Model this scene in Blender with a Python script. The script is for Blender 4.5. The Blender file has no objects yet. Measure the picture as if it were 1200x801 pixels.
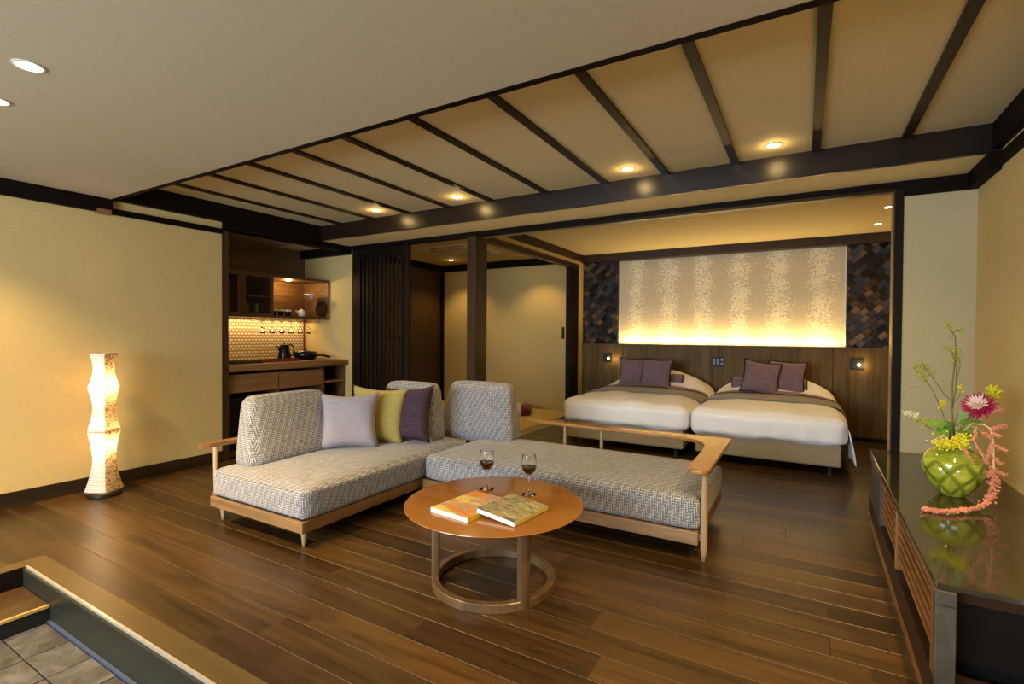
import bpy, bmesh, math, random
from mathutils import Vector, Matrix
PI = math.pi
random.seed(7)
S = bpy.context.scene
COL = S.collection

# ------------------------------------------------------------------ camera
cam_d = bpy.data.cameras.new('camera')
cam = bpy.data.objects.new('camera', cam_d); COL.objects.link(cam)
cam_d.sensor_width = 36.0
cam_d.lens = 586.77 / 1200 * 36.0
cam_d.clip_start = 0.05
cam.matrix_world = Matrix(((0.8638, -0.0131, 0.5036, 0), (0.5037, 0.0096, -0.8638, 0), (0.0065, 0.99987, 0.0149, 1.3), (0, 0, 0, 1)))
S.camera = cam

# ------------------------------------------------------------------ exposure, world, lights
S.view_settings.view_transform = 'Standard'
S.view_settings.look = 'None'
S.view_settings.exposure = 0.0
S.view_settings.gamma = 1.0
S.view_settings.use_curve_mapping = False

W = bpy.data.worlds.new('sky'); S.world = W; W.use_nodes = True
W.node_tree.nodes['Background'].inputs[0].default_value = (0.85, 0.92, 1.0, 1)
W.node_tree.nodes['Background'].inputs[1].default_value = 3.2

WARM = (1.0, 0.65, 0.23)
def light(kind, name, loc, power, color=WARM, rot=(0, 0, 0), parent=None, **kw):
    d = bpy.data.lights.new(name, kind); d.energy = power; d.color = color
    for k, v in kw.items(): setattr(d, k, v)
    o = bpy.data.objects.new(name, d); COL.objects.link(o)
    o.location = loc; o.rotation_euler = rot
    if parent: o.parent = parent
    return o
# daylight enters through the rear window (an area lamp just inside the opening stands in for it)
light('AREA', 'window_daylight', (-2.4, -2.62, 1.5), 305, (0.79, 0.90, 1.0), (math.radians(81), 0, math.radians(-7)),
      shape='RECTANGLE', size=3.2, size_y=1.5)
# led strip in the slot behind the headboard shelf
light('AREA', 'headboard_led', (-1.03, 7.575, 1.172), 31, (1.0, 0.68, 0.26), (math.radians(180 - 5), 0, 0),
      shape='RECTANGLE', size=2.9, size_y=0.02)
P_ROOM, P_COFFER, P_BED = 150, 50, 34

# ------------------------------------------------------------------ helpers
def new_obj(name, me, parent=None, loc=(0, 0, 0), rot=None):
    o = bpy.data.objects.new(name, me); COL.objects.link(o)
    o.location = loc
    if rot is not None: o.rotation_euler = rot
    if parent: o.parent = parent
    return o
def thing(name, label, cat, loc=(0, 0, 0), rotz=0, group=None):
    o = new_obj(name, None, None, loc, (0, 0, rotz)); o.empty_display_size = 0.05
    o['label'] = label; o['category'] = cat
    if group: o['group'] = group
    return o
def tag(o, label, cat, group=None):
    o['label'] = label; o['category'] = cat
    if group: o['group'] = group
    return o
def struct(o): o['kind'] = 'structure'; return o
def mesh_from(verts, faces, mats, fm=None, smooth=False, uv=False):
    me = bpy.data.meshes.new('m'); me.from_pydata([tuple(v) for v in verts], [], faces)
    for m in (mats if isinstance(mats, (list, tuple)) else [mats]): me.materials.append(m)
    if fm:
        for p, i in zip(me.polygons, fm): p.material_index = i
    bm = bmesh.new(); bm.from_mesh(me); bmesh.ops.recalc_face_normals(bm, faces=bm.faces); bm.to_mesh(me); bm.free()
    if smooth:
        for p in me.polygons: p.use_smooth = True
    if uv: box_uv(me)
    return me
def box_uv(me):
    ul = me.uv_layers.new(name='UVMap')
    for p in me.polygons:
        n = p.normal; a = max(range(3), key=lambda i: abs(n[i]))
        for li in p.loop_indices:
            c = me.vertices[me.loops[li].vertex_index].co
            ul.data[li].uv = ((c.y, c.z) if a == 0 else (c.x, c.z) if a == 1 else (c.x, c.y))
class MB:
    """collects boxes, tubes and lathes into one mesh"""
    def __init__(s): s.v = []; s.f = []; s.m = []
    def add(s, v, f, mi=0):
        n = len(s.v); s.v += [tuple(x) for x in v]; s.f += [tuple(i + n for i in q) for q in f]; s.m += [mi] * len(f)
        return s
    def box(s, x0, x1, y0, y1, z0, z1, mi=0, c=0.0):
        if c <= 0:
            v = [(x, y, z) for z in (z0, z1) for y in (y0, y1) for x in (x0, x1)]
            f = [(0, 2, 3, 1), (4, 5, 7, 6), (0, 1, 5, 4), (2, 6, 7, 3), (0, 4, 6, 2), (1, 3, 7, 5)]
            return s.add(v, f, mi)
        bm = bmesh.new(); bmesh.ops.create_cube(bm, size=1)
        for q in bm.verts: q.co = Vector(((x0 + x1) / 2 + q.co.x * (x1 - x0), (y0 + y1) / 2 + q.co.y * (y1 - y0), (z0 + z1) / 2 + q.co.z * (z1 - z0)))
        bmesh.ops.bevel(bm, geom=list(bm.edges), offset=c, segments=2, affect='EDGES', profile=0.5)
        bm.verts.index_update()
        s.add([q.co[:] for q in bm.verts], [[q.index for q in g.verts] for g in bm.faces], mi); bm.free(); return s
    def tube(s, pts, rad, n=8, mi=0, cap=True, sq=None):
        pts = [Vector(p) for p in pts]; L = len(pts)
        if not isinstance(rad, (list, tuple)): rad = [rad] * L
        v = []; f = []; up = None
        for i, p in enumerate(pts):
            t = (pts[min(i + 1, L - 1)] - pts[max(i - 1, 0)]).normalized()
            if up is None:
                a = Vector((0, 0, 1)) if abs(t.z) < 0.9 else Vector((1, 0, 0)); up = (a - t * a.dot(t)).normalized()
            else: up = (up - t * up.dot(t)).normalized()
            sd = t.cross(up)
            for k in range(n):
                a = 2 * PI * k / n
                v.append(p + (up * math.sin(a) + sd * math.cos(a)) * rad[i])
        for i in range(L - 1):
            for k in range(n):
                a = i * n + k; b = i * n + (k + 1) % n; f.append((a, b, b + n, a + n))
        if cap: f.append(tuple(range(n))); f.append(tuple(range((L - 1) * n, L * n)))
        return s.add(v, f, mi)
    def lathe(s, prof, n=32, c=(0, 0), mi=0, capb=False, capt=False):
        v = []; f = []
        for r, z in prof:
            for k in range(n):
                a = 2 * PI * k / n; v.append((c[0] + r * math.cos(a), c[1] + r * math.sin(a), z))
        for i in range(len(prof) - 1):
            for k in range(n):
                a = i * n + k; b = i * n + (k + 1) % n; f.append((a, b, b + n, a + n))
        if capb: f.append(tuple(range(n)))
        if capt: f.append(tuple(range((len(prof) - 1) * n, len(prof) * n)))
        return s.add(v, f, mi)
    def prism(s, poly, z0, z1, mi=0):
        n = len(poly); v = [(x, y, z0) for x, y in poly] + [(x, y, z1) for x, y in poly]
        f = [tuple(range(n)), tuple(range(n, 2 * n))] + [(i, (i + 1) % n, (i + 1) % n + n, i + n) for i in range(n)]
        return s.add(v, f, mi)
    def mesh(s, mats): return mesh_from(s.v, s.f, mats, s.m)
    def build(s, name, mats, parent=None, loc=(0, 0, 0), rot=None, smooth=False, uv=False):
        me = mesh_from(s.v, s.f, mats, s.m, False, uv)
        if smooth:
            for p in me.polygons: p.use_smooth = True
        return new_obj(name, me, parent, loc, rot)
def auto_smooth(o, ang=35):
    me = o.data
    for p in me.polygons: p.use_smooth = True
    bm = bmesh.new(); bm.from_mesh(me)
    for e in bm.edges:
        if len(e.link_faces) == 2 and e.calc_face_angle(0) > math.radians(ang): e.smooth = False
    bm.to_mesh(me); bm.free(); return o
def box(name, x0, x1, y0, y1, z0, z1, mat, parent=None, c=0.0, uv=False):
    """a box as an object whose origin is its centre"""
    cx, cy, cz = (x0 + x1) / 2, (y0 + y1) / 2, (z0 + z1) / 2
    o = MB().box(x0 - cx, x1 - cx, y0 - cy, y1 - cy, z0 - cz, z1 - cz, 0, c).build(name, mat, parent, (cx, cy, cz), uv=uv)
    if c: auto_smooth(o, 50)
    return o
def softbox(sx, sy, sz, r, crown=(0, 0, 0), n=14, deform=None):
    """rounded, slightly domed upholstery block centred on x,y with its base at z=0"""
    h = Vector((sx / 2, sy / 2, sz / 2)); verts = {}; V = []; F = []
    def warp(t): return math.sin(t * PI / 2) * 0.35 + t * 0.65
    def vid(p):
        k = tuple(round(c, 5) for c in p)
        if k not in verts:
            q = Vector((warp(p[0]) * h.x, warp(p[1]) * h.y, warp(p[2]) * h.z))
            rr = min(r, h.x * 0.98, h.y * 0.98, h.z * 0.98)
            inn = Vector([max(-h[i] + rr, min(h[i] - rr, q[i])) for i in range(3)])
            d = q - inn
            if d.length > 1e-9: q = inn + d.normalized() * rr
            a, b, c = p
            for i, (u, w) in enumerate(((b, c), (a, c), (a, b))):
                if abs(p[i]) > 0.999: q[i] += math.copysign(crown[i] * (1 - u ** 4) * (1 - w ** 4), p[i])
            q.z += h.z
            if deform: q = deform(q)
            verts[k] = len(V); V.append(q)
        return verts[k]
    g = [-1 + 2 * i / n for i in range(n + 1)]
    for ax in range(3):
        for sg in (-1, 1):
            for i in range(n):
                for j in range(n):
                    q = []
                    for a, b in ((i, j), (i + 1, j), (i + 1, j + 1), (i, j + 1)):
                        p = [0, 0, 0]; p[ax] = sg; p[(ax + 1) % 3] = g[a]; p[(ax + 2) % 3] = g[b]; q.append(vid(p))
                    F.append(q)
    return V, F
def pillow(w, h, t, n=16, pinch=0.10, seed=0):
    """square scatter cushion standing in the xz plane, corners drawn out"""
    rnd = random.Random(seed); V = []; F = []
    ph = rnd.random() * 6
    for sgn in (1, -1):
        for j in range(n + 1):
            for i in range(n + 1):
                u = -1 + 2 * i / n; v = -1 + 2 * j / n
                x = u * w / 2 * (1 - pinch * (1 - v * v) ** 1.0 * abs(u) ** 2)
                z = v * h / 2 * (1 - pinch * (1 - u * u) ** 1.0 * abs(v) ** 2)
                th = t / 2 * ((1 - u ** 4) ** 0.55) * ((1 - v ** 4) ** 0.55)
                th *= 1 + 0.07 * math.sin(4 * u + 3 * v + ph) + 0.05 * math.sin(7 * u * v + ph)
                V.append((x, sgn * th, z + h / 2))
    m = (n + 1) ** 2
    for s in (0, 1):
        for j in range(n):
            for i in range(n):
                a = s * m + j * (n + 1) + i; F.append((a, a + 1, a + n + 2, a + n + 1))
    bm = bmesh.new(); me = bpy.data.meshes.new('t'); me.from_pydata(V, [], F); bm.from_mesh(me)
    bmesh.ops.remove_doubles(bm, verts=bm.verts, dist=1e-5); bm.verts.index_update()
    V = [v.co[:] for v in bm.verts]; F = [[v.index for v in f.verts] for f in bm.faces]; bm.free()
    return V, F
def smooth_obj(name, VF, mat, parent=None, loc=(0, 0, 0), rot=None, uv=True):
    return new_obj(name, mesh_from(VF[0], VF[1], mat, None, True, uv), parent, loc, rot)

# ------------------------------------------------------------------ materials
def nodes(name):
    m = bpy.data.materials.new(name); m.use_nodes = True
    nt = m.node_tree; b = nt.nodes['Principled BSDF']; return m, nt, b
def N(nt, t, **kw):
    n = nt.nodes.new(t)
    for k, v in kw.items(): setattr(n, k, v)
    return n
def math_n(nt, op, a, b=None, c=None):
    n = N(nt, 'ShaderNodeMath', operation=op)
    for i, x in enumerate((a, b, c)):
        if x is None: continue
        if isinstance(x, (int, float)): n.inputs[i].default_value = x
        else: nt.links.new(x, n.inputs[i])
    return n.outputs[0]
def mixc(nt, fac, a, b, blend='MIX'):
    n = N(nt, 'ShaderNodeMix', data_type='RGBA', blend_type=blend)
    for i, x in ((0, fac), (6, a), (7, b)):
        if isinstance(x, (int, float)): n.inputs[i].default_value = x
        elif isinstance(x, tuple): n.inputs[i].default_value = (*x, 1) if len(x) == 3 else x
        else: nt.links.new(x, n.inputs[i])
    return n.outputs[2]
def bump(nt, b, h, strength=0.3, dist=0.01):
    n = N(nt, 'ShaderNodeBump'); n.inputs['Strength'].default_value = strength; n.inputs['Distance'].default_value = dist
    nt.links.new(h, n.inputs['Height']); nt.links.new(n.outputs[0], b.inputs['Normal'])
def coords(nt, scale=(1, 1, 1), kind='Object', offset_random=False):
    tc = N(nt, 'ShaderNodeTexCoord'); mp = N(nt, 'ShaderNodeMapping'); mp.inputs['Scale'].default_value = scale
    nt.links.new(tc.outputs[kind], mp.inputs['Vector'])
    if offset_random:
        oi = N(nt, 'ShaderNodeObjectInfo'); m = math_n(nt, 'MULTIPLY', oi.outputs['Random'], 37.0)
        nt.links.new(m, mp.inputs['Location'])
    return mp.outputs[0]
def noise(nt, vec, scale, detail=4, rough=0.6, dist=0.0):
    n = N(nt, 'ShaderNodeTexNoise'); n.inputs['Scale'].default_value = scale; n.inputs['Detail'].default_value = detail
    n.inputs['Roughness'].default_value = rough; n.inputs['Distortion'].default_value = dist
    if vec is not None: nt.links.new(vec, n.inputs['Vector'])
    return n.outputs[0]
def ramp(nt, fac, stops):
    n = N(nt, 'ShaderNodeValToRGB'); nt.links.new(fac, n.inputs[0]); e = n.color_ramp.elements
    while len(e) < len(stops): e.new(0.5)
    for i, (p, c) in enumerate(stops): e[i].position = p; e[i].color = (*c, 1) if len(c) == 3 else c
    return n.outputs[0]
def plain(name, col, rough=0.5, metal=0.0, spec=0.5, vary=0.0, **kw):
    m, nt, b = nodes(name)
    b.inputs['Base Color'].default_value = (*col, 1); b.inputs['Roughness'].default_value = rough
    b.inputs['Metallic'].default_value = metal; b.inputs['Specular IOR Level'].default_value = spec
    if vary:
        f = noise(nt, coords(nt), 9, 5)
        c = ramp(nt, f, [(0.3, tuple(x * (1 - vary) for x in col)), (0.7, tuple(min(1, x * (1 + vary)) for x in col))])
        nt.links.new(c, b.inputs['Base Color'])
    for k, v in kw.items(): b.inputs[k.replace('_', ' ')].default_value = v
    return m
def wood(name, dark, light_, axis='x', rough=0.35, scale=1.0, contrast=1.0, tint=0.0, coat=0.0, bmp=0.15, spec=0.5):
    m, nt, b = nodes(name)
    st = {'x': (0.9, 14, 14), 'y': (14, 0.9, 14), 'z': (14, 14, 0.9)}[axis]
    v = coords(nt, tuple(s * scale for s in st), 'Object', True)
    f1 = noise(nt, v, 1.0, 6, 0.62, 0.6)
    v2 = coords(nt, tuple(s * scale * 5 for s in st), 'Object', True)
    f2 = noise(nt, v2, 1.0, 4, 0.7)
    f = math_n(nt, 'ADD', math_n(nt, 'MULTIPLY', f1, 0.75), math_n(nt, 'MULTIPLY', f2, 0.3))
    lo = 0.5 - 0.16 / contrast; hi = 0.55 + 0.16 / contrast
    c = ramp(nt, f, [(lo, dark), (hi, light_)])
    if tint:
        oi = N(nt, 'ShaderNodeObjectInfo')
        g = math_n(nt, 'ADD', math_n(nt, 'MULTIPLY', oi.outputs['Random'], 2 * tint), 1 - tint)
        cc = N(nt, 'ShaderNodeCombineColor')
        for i in range(3): nt.links.new(g, cc.inputs[i])
        c = mixc(nt, 1.0, c, cc.outputs[0], 'MULTIPLY')
    nt.links.new(c, b.inputs['Base Color'])
    b.inputs['Roughness'].default_value = rough; b.inputs['Coat Weight'].default_value = coat; b.inputs['Coat Roughness'].default_value = 0.12
    b.inputs['Specular IOR Level'].default_value = spec
    if bmp: bump(nt, b, f2, bmp, 0.002)
    return m
def plaster(name, col, weave=260, strength=0.25, rough=0.85, var=0.08):
    """woven vinyl wallpaper"""
    m, nt, b = nodes(name)
    f = noise(nt, coords(nt), weave, 2, 0.6)
    g = noise(nt, coords(nt, (1, 1, 6)), 30, 4, 0.6)
    h = math_n(nt, 'ADD', math_n(nt, 'MULTIPLY', f, 0.6), math_n(nt, 'MULTIPLY', g, 0.4))
    c = ramp(nt, h, [(0.35, tuple(x * (1 - var) for x in col)), (0.65, tuple(min(1, x * (1 + var)) for x in col))])
    nt.links.new(c, b.inputs['Base Color']); b.inputs['Roughness'].default_value = rough
    b.inputs['Specular IOR Level'].default_value = 0.25
    bump(nt, b, h, strength, 0.004); return m
def weave_fabric(name, a, bcol, cell=0.026, lines=4, big=0.35, soft=None):
    """basket / key pattern of short parallel stripes turning at every cell"""
    m, nt, b = nodes(name)
    v = coords(nt, (1, 1, 1), 'UV')
    sp = N(nt, 'ShaderNodeSeparateXYZ'); nt.links.new(v, sp.inputs[0])
    x, y = sp.outputs[0], sp.outputs[1]
    # diagonal shifting cells make the zig-zag read as a herringbone key
    row = math_n(nt, 'FLOOR', math_n(nt, 'DIVIDE', y, cell))
    xs = math_n(nt, 'ADD', math_n(nt, 'DIVIDE', x, cell), math_n(nt, 'MULTIPLY', row, 0.5))
    colm = math_n(nt, 'FLOOR', xs)
    par = math_n(nt, 'MODULO', math_n(nt, 'ABSOLUTE', math_n(nt, 'ADD', row, colm)), 2.0)
    par = math_n(nt, 'GREATER_THAN', par, 0.5)
    k = 2 * PI * lines / (2 * cell) * 1.0
    su = math_n(nt, 'SINE', math_n(nt, 'MULTIPLY', x, k))
    sv = math_n(nt, 'SINE', math_n(nt, 'MULTIPLY', y, k))
    mx = N(nt, 'ShaderNodeMix'); nt.links.new(par, mx.inputs[0]); nt.links.new(su, mx.inputs[2]); nt.links.new(sv, mx.inputs[3])
    fac = ramp(nt, mx.outputs[0], [(0.35, (0, 0, 0)), (0.6, (1, 1, 1))])
    nz = noise(nt, v, 11, 4, 0.65, 1.5)
    nzr = ramp(nt, nz, [(0.35, (0.80,) * 3), (0.65, (1.10,) * 3)])
    c = mixc(nt, fac, a, bcol); c = mixc(nt, 1.0, c, nzr, 'MULTIPLY')
    nt.links.new(c, b.inputs['Base Color']); b.inputs['Roughness'].default_value = 0.9
    b.inputs['Specular IOR Level'].default_value = 0.15; b.inputs['Sheen Weight'].default_value = 0.25
    bump(nt, b, mx.outputs[0], 0.35, 0.003); return m
def cloth(name, col, var=0.12, scale=60, rough=0.92, stretch=(1, 1, 1), fold=0.0, sheen=0.2):
    m, nt, b = nodes(name)
    f = noise(nt, coords(nt, stretch), scale, 4, 0.7)
    c = ramp(nt, f, [(0.3, tuple(x * (1 - var) for x in col)), (0.7, tuple(min(1, x * (1 + var)) for x in col))])
    nt.links.new(c, b.inputs['Base Color']); b.inputs['Roughness'].default_value = rough
    b.inputs['Specular IOR Level'].default_value = 0.15; b.inputs['Sheen Weight'].default_value = sheen
    h = f
    if fold:
        g = noise(nt, coords(nt, (1, 0.5, 1)), 5, 3, 0.5, 1.0)
        h = math_n(nt, 'ADD', math_n(nt, 'MULTIPLY', f, 0.05), math_n(nt, 'MULTIPLY', g, fold))
        bump(nt, b, h, 0.6, 0.05)
    else: bump(nt, b, h, 0.3, 0.003)
    return m
def emit(name, col, strength):
    m, nt, b = nodes(name); b.inputs['Base Color'].default_value = (*col, 1)
    b.inputs['Emission Color'].default_value = (*col, 1); b.inputs['Emission Strength'].default_value = strength; return m

M = {}
M['wall'] = plaster('wallpaper_beige', (0.50, 0.375, 0.155))
M['soffit'] = plaster('soffit_paper', (0.86, 0.70, 0.36))
M['wall_grey'] = plaster('wallpaper_grey', (0.45, 0.375, 0.21))
M['wall_gold'] = plaster('wallpaper_right', (0.54, 0.40, 0.165))
M['ceil'] = plaster('ceiling_paper', (0.43, 0.37, 0.265), 180, 0.12, var=0.04)
M['coffer'] = plaster('coffer_paper', (0.60, 0.51, 0.30), 180, 0.1, var=0.04)
M['dark'] = wood('dark_beam_wood', (0.004, 0.0025, 0.002), (0.010, 0.006, 0.004), 'x', 0.6, bmp=0.05, spec=0.06)
M['dark_y'] = wood('dark_beam_wood_y', (0.004, 0.0025, 0.002), (0.010, 0.006, 0.004), 'y', 0.6, bmp=0.05, spec=0.06)
M['beam'] = wood('cross_beam_wood', (0.006, 0.0035, 0.002), (0.016, 0.009, 0.004), 'x', 0.30, bmp=0.02, spec=0.5)
M['dark_z'] = wood('dark_post_wood', (0.006, 0.0035, 0.002), (0.015, 0.009, 0.005), 'z', 0.5, bmp=0.05, spec=0.12)
M['brown_z'] = wood('brown_post_wood', (0.020, 0.010, 0.0045), (0.055, 0.029, 0.013), 'z', 0.42, bmp=0.1, spec=0.2)
M['rib'] = wood('ceiling_rib_wood', (0.014, 0.008, 0.004), (0.03, 0.018, 0.009), 'y', 0.4, bmp=0.05, spec=0.2)
M['base'] = wood('skirting_wood', (0.012, 0.007, 0.0035), (0.032, 0.018, 0.008), 'y', 0.45, spec=0.2)
M['plank'] = wood('floor_oak', (0.010, 0.0046, 0.0013), (0.092, 0.046, 0.0135), 'x', 0.33, 1.0, 0.85, 0.4, spec=0.4, bmp=0.22)
M['plank_edge_highlight'] = plain('floor_oak_bevel_highlight', (0.085, 0.05, 0.02), 0.4)  # paler bevel colour paints in the highlight along the plank seams
M['border'] = wood('floor_border_wood', (0.058, 0.037, 0.012), (0.088, 0.056, 0.019), 'x', 0.33, bmp=0.05)
M['subfloor'] = plain('subfloor', (0.02, 0.01, 0.005), 0.8)
M['headboard'] = wood('headboard_walnut', (0.07, 0.042, 0.014), (0.175, 0.112, 0.042), 'z', 0.5, 1.3, 1.0, 0.06, bmp=0.05, spec=0.12)
M['kitchen'] = wood('kitchen_walnut', (0.11, 0.05, 0.016), (0.27, 0.14, 0.052), 'y', 0.4, bmp=0.05)
M['kitchen_dk'] = wood('kitchen_frame', (0.06, 0.027, 0.010), (0.13, 0.06, 0.024), 'y', 0.4, bmp=0.05)
M['black'] = plain('black_void', (0.004, 0.004, 0.004), 0.6)
M['blackgloss'] = plain('black_gloss', (0.006, 0.006, 0.007), 0.2, spec=0.3)
M['sofa'] = weave_fabric('sofa_key_weave', (0.15, 0.15, 0.16), (0.48, 0.465, 0.45))
M['sofawood'] = wood('sofa_oak', (0.13, 0.068, 0.024), (0.30, 0.18, 0.078), 'x', 0.38, bmp=0.08)
M['sofawood_y'] = wood('sofa_oak_y', (0.13, 0.058, 0.016), (0.26, 0.125, 0.04), 'y', 0.38, bmp=0.08)
M['sofaleg'] = wood('sofa_leg_oak', (0.26, 0.16, 0.08), (0.46, 0.33, 0.19), 'z', 0.42, bmp=0.08)
M['tabletop'] = wood('table_cherry', (0.215, 0.083, 0.016), (0.33, 0.142, 0.031), 'x', 0.22, 0.6, 0.7, coat=0.3, bmp=0.02)
M['tableleg'] = wood('table_leg_walnut', (0.06, 0.032, 0.013), (0.16, 0.092, 0.042), 'z', 0.3, bmp=0.05)
M['linen'] = cloth('white_linen', (0.93, 0.92, 0.90), 0.02, 200, fold=0.28, sheen=0.1)
M['bedbase'] = cloth('bed_base_fabric', (0.36, 0.28, 0.17), 0.08, 300)
M['runner'] = cloth('bed_runner_taupe', (0.27, 0.23, 0.155), 0.08, 200)
M['runner2'] = cloth('bed_runner_mauve', (0.24, 0.13, 0.095), 0.08, 200)
M['velvet'] = cloth('mauve_velvet', (0.20, 0.125, 0.14), 0.18, 14, sheen=0.25)
M['piping'] = cloth('dark_piping', (0.012, 0.009, 0.012), 0.05, sheen=0.0)
M['lav'] = cloth('lavender_slub', (0.30, 0.27, 0.30), 0.16, 40, stretch=(0.3, 1, 5))
M['mustard'] = cloth('mustard_slub', (0.38, 0.31, 0.09), 0.2, 40, stretch=(0.3, 1, 5))
def purple_mat():
    m, nt, b = nodes('purple_metallic_weave')
    f = noise(nt, coords(nt, (1.6, 1, 0.6)), 120, 3, 0.8); g = noise(nt, coords(nt), 14, 3)
    h = f
    c = ramp(nt, h, [(0.54, (0.032, 0.009, 0.020)), (0.76, (0.24, 0.14, 0.17))]); nt.links.new(c, b.inputs['Base Color'])
    b.inputs['Roughness'].default_value = 0.8; return m
M['purple'] = purple_mat()
M['steel'] = plain('brushed_steel', (0.5, 0.5, 0.5), 0.25, 1.0)
M['bronze'] = plain('dark_bronze', (0.02, 0.019, 0.017), 0.5, 0.3, spec=0.3)
M['lacquer'] = plain('cabinet_lacquer_top', (0.030, 0.026, 0.014), 0.07, spec=0.6)
M['cabwood'] = wood('cabinet_rosewood_y', (0.17, 0.068, 0.017), (0.30, 0.13, 0.036), 'y', 0.3, coat=0.2, bmp=0.05)
M['cabwood_z'] = wood('cabinet_rosewood_z', (0.17, 0.068, 0.017), (0.30, 0.13, 0.036), 'z', 0.3, coat=0.2, bmp=0.05)
M['cabdark'] = wood('cabinet_dark_wood', (0.014, 0.006, 0.003), (0.04, 0.017, 0.007), 'x', 0.4, bmp=0.05, spec=0.25)
M['iron'] = plain('aged_iron', (0.075, 0.07, 0.055), 0.5, 0.5, vary=0.5)
M['tatami'] = cloth('tatami_straw', (0.50, 0.36, 0.13), 0.1, 60, 0.8, (0.2, 8, 1), sheen=0)
M['tatami_edge'] = cloth('tatami_border', (0.23, 0.19, 0.13), 0.1)
M['white'] = plain('white_china', (0.8, 0.76, 0.68), 0.3)
M['paper'] = plain('book_pages', (0.86, 0.86, 0.84), 0.8)
M['ac'] = plain('air_con_white', (0.55, 0.5, 0.42), 0.5)
M['riser'] = wood('step_riser', (0.010, 0.011, 0.008), (0.024, 0.025, 0.017), 'x', 0.4, bmp=0.05, spec=0.25)
M['redlac'] = plain('red_lacquer', (0.16, 0.018, 0.012), 0.25)

def glass_mat():
    m, nt, b = nodes('clear_glass'); b.inputs['Transmission Weight'].default_value = 1; b.inputs['Roughness'].default_value = 0.0
    b.inputs['IOR'].default_value = 1.45; b.inputs['Base Color'].default_value = (1, 1, 1, 1); return m
M['glass'] = glass_mat()
M['wine'] = plain('red_wine', (0.012, 0.0004, 0.001), 0.05, spec=0.2)
def cab_glass():
    m, nt, b = nodes('tinted_door_glass'); b.inputs['Base Color'].default_value = (0.05, 0.04, 0.03, 1)
    b.inputs['Roughness'].default_value = 0.08; b.inputs['Alpha'].default_value = 0.22; b.inputs['Specular IOR Level'].default_value = 0.3; return m
M['cabglass'] = cab_glass()

def wallpaper_floral():
    """pale blossom print in six soft vertical bands on a taupe ground"""
    m, nt, b = nodes('blossom_wallpaper')
    v = coords(nt); sp = N(nt, 'ShaderNodeSeparateXYZ'); nt.links.new(v, sp.inputs[0])
    band = math_n(nt, 'COSINE', math_n(nt, 'MULTIPLY', sp.outputs[0], 2 * PI / 0.482))
    band = math_n(nt, 'MULTIPLY', band, -1.0)
    wob = noise(nt, coords(nt, (1, 1, 1)), 6, 3)
    vo = N(nt, 'ShaderNodeTexVoronoi'); vo.inputs['Scale'].default_value = 42; nt.links.new(v, vo.inputs['Vector'])
    fine = noise(nt, v, 120, 2, 0.5)
    thr = math_n(nt, 'ADD', math_n(nt, 'MULTIPLY', band, 0.15), math_n(nt, 'MULTIPLY', wob, 0.5))
    bl = math_n(nt, 'SUBTRACT', math_n(nt, 'ADD', thr, 0.27), math_n(nt, 'ADD', math_n(nt, 'MULTIPLY', vo.outputs['Distance'], 0.55), math_n(nt, 'MULTIPLY', fine, 0.6)))
    f = ramp(nt, bl, [(0.0, (0, 0, 0)), (0.04, (1, 1, 1))])
    c = mixc(nt, f, (0.55, 0.46, 0.30), (0.82, 0.73, 0.50))
    nt.links.new(c, b.inputs['Base Color']); b.inputs['Roughness'].default_value = 0.6; return m
M['floral'] = wallpaper_floral()
def mosaic_mat():
    """rounded pale mosaic pieces in offset rows with tan grout (in the wall's y and z)"""
    m, nt, b = nodes('hexagon_mosaic'); v = coords(nt); sp = N(nt, 'ShaderNodeSeparateXYZ'); nt.links.new(v, sp.inputs[0])
    s = 0.044; y = math_n(nt, 'DIVIDE', sp.outputs[1], s); z = math_n(nt, 'DIVIDE', sp.outputs[2], s * 0.866)
    row = math_n(nt, 'FLOOR', z); odd = math_n(nt, 'MODULO', math_n(nt, 'ABSOLUTE', row), 2.0)
    yy = math_n(nt, 'FRACT', math_n(nt, 'ADD', math_n(nt, 'ADD', y, 50.0), math_n(nt, 'MULTIPLY', odd, 0.5)))
    zz = math_n(nt, 'FRACT', z)
    dy = math_n(nt, 'SUBTRACT', yy, 0.5); dz = math_n(nt, 'SUBTRACT', zz, 0.5)
    d = math_n(nt, 'SQRT', math_n(nt, 'ADD', math_n(nt, 'MULTIPLY', dy, dy), math_n(nt, 'MULTIPLY', dz, dz)))
    c = ramp(nt, d, [(0.38, (0.72, 0.64, 0.46)), (0.48, (0.30, 0.17, 0.06))])
    nt.links.new(c, b.inputs['Base Color']); b.inputs['Roughness'].default_value = 0.2
    inv = math_n(nt, 'SUBTRACT', 1.0, d); bump(nt, b, inv, 0.4, 0.01); return m
M['mosaic'] = mosaic_mat()
def woven_block():
    m, nt, b = nodes('dark_wood_block')
    oi = N(nt, 'ShaderNodeObjectInfo')
    v = coords(nt, (60, 60, 8), 'Object', True); f = noise(nt, v, 1.0, 4)
    base = ramp(nt, oi.outputs['Random'], [(0.0, (0.006, 0.004, 0.003)), (0.45, (0.014, 0.008, 0.005)), (0.72, (0.045, 0.025, 0.012)), (1.0, (0.17, 0.10, 0.045))])
    c = mixc(nt, 1.0, base, ramp(nt, f, [(0.3, (0.55,) * 3), (0.7, (1.2,) * 3)]), 'MULTIPLY')
    nt.links.new(c, b.inputs['Base Color']); b.inputs['Roughness'].default_value = 0.5; b.inputs['Specular IOR Level'].default_value = 0.25; return m
M['block'] = woven_block()
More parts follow.
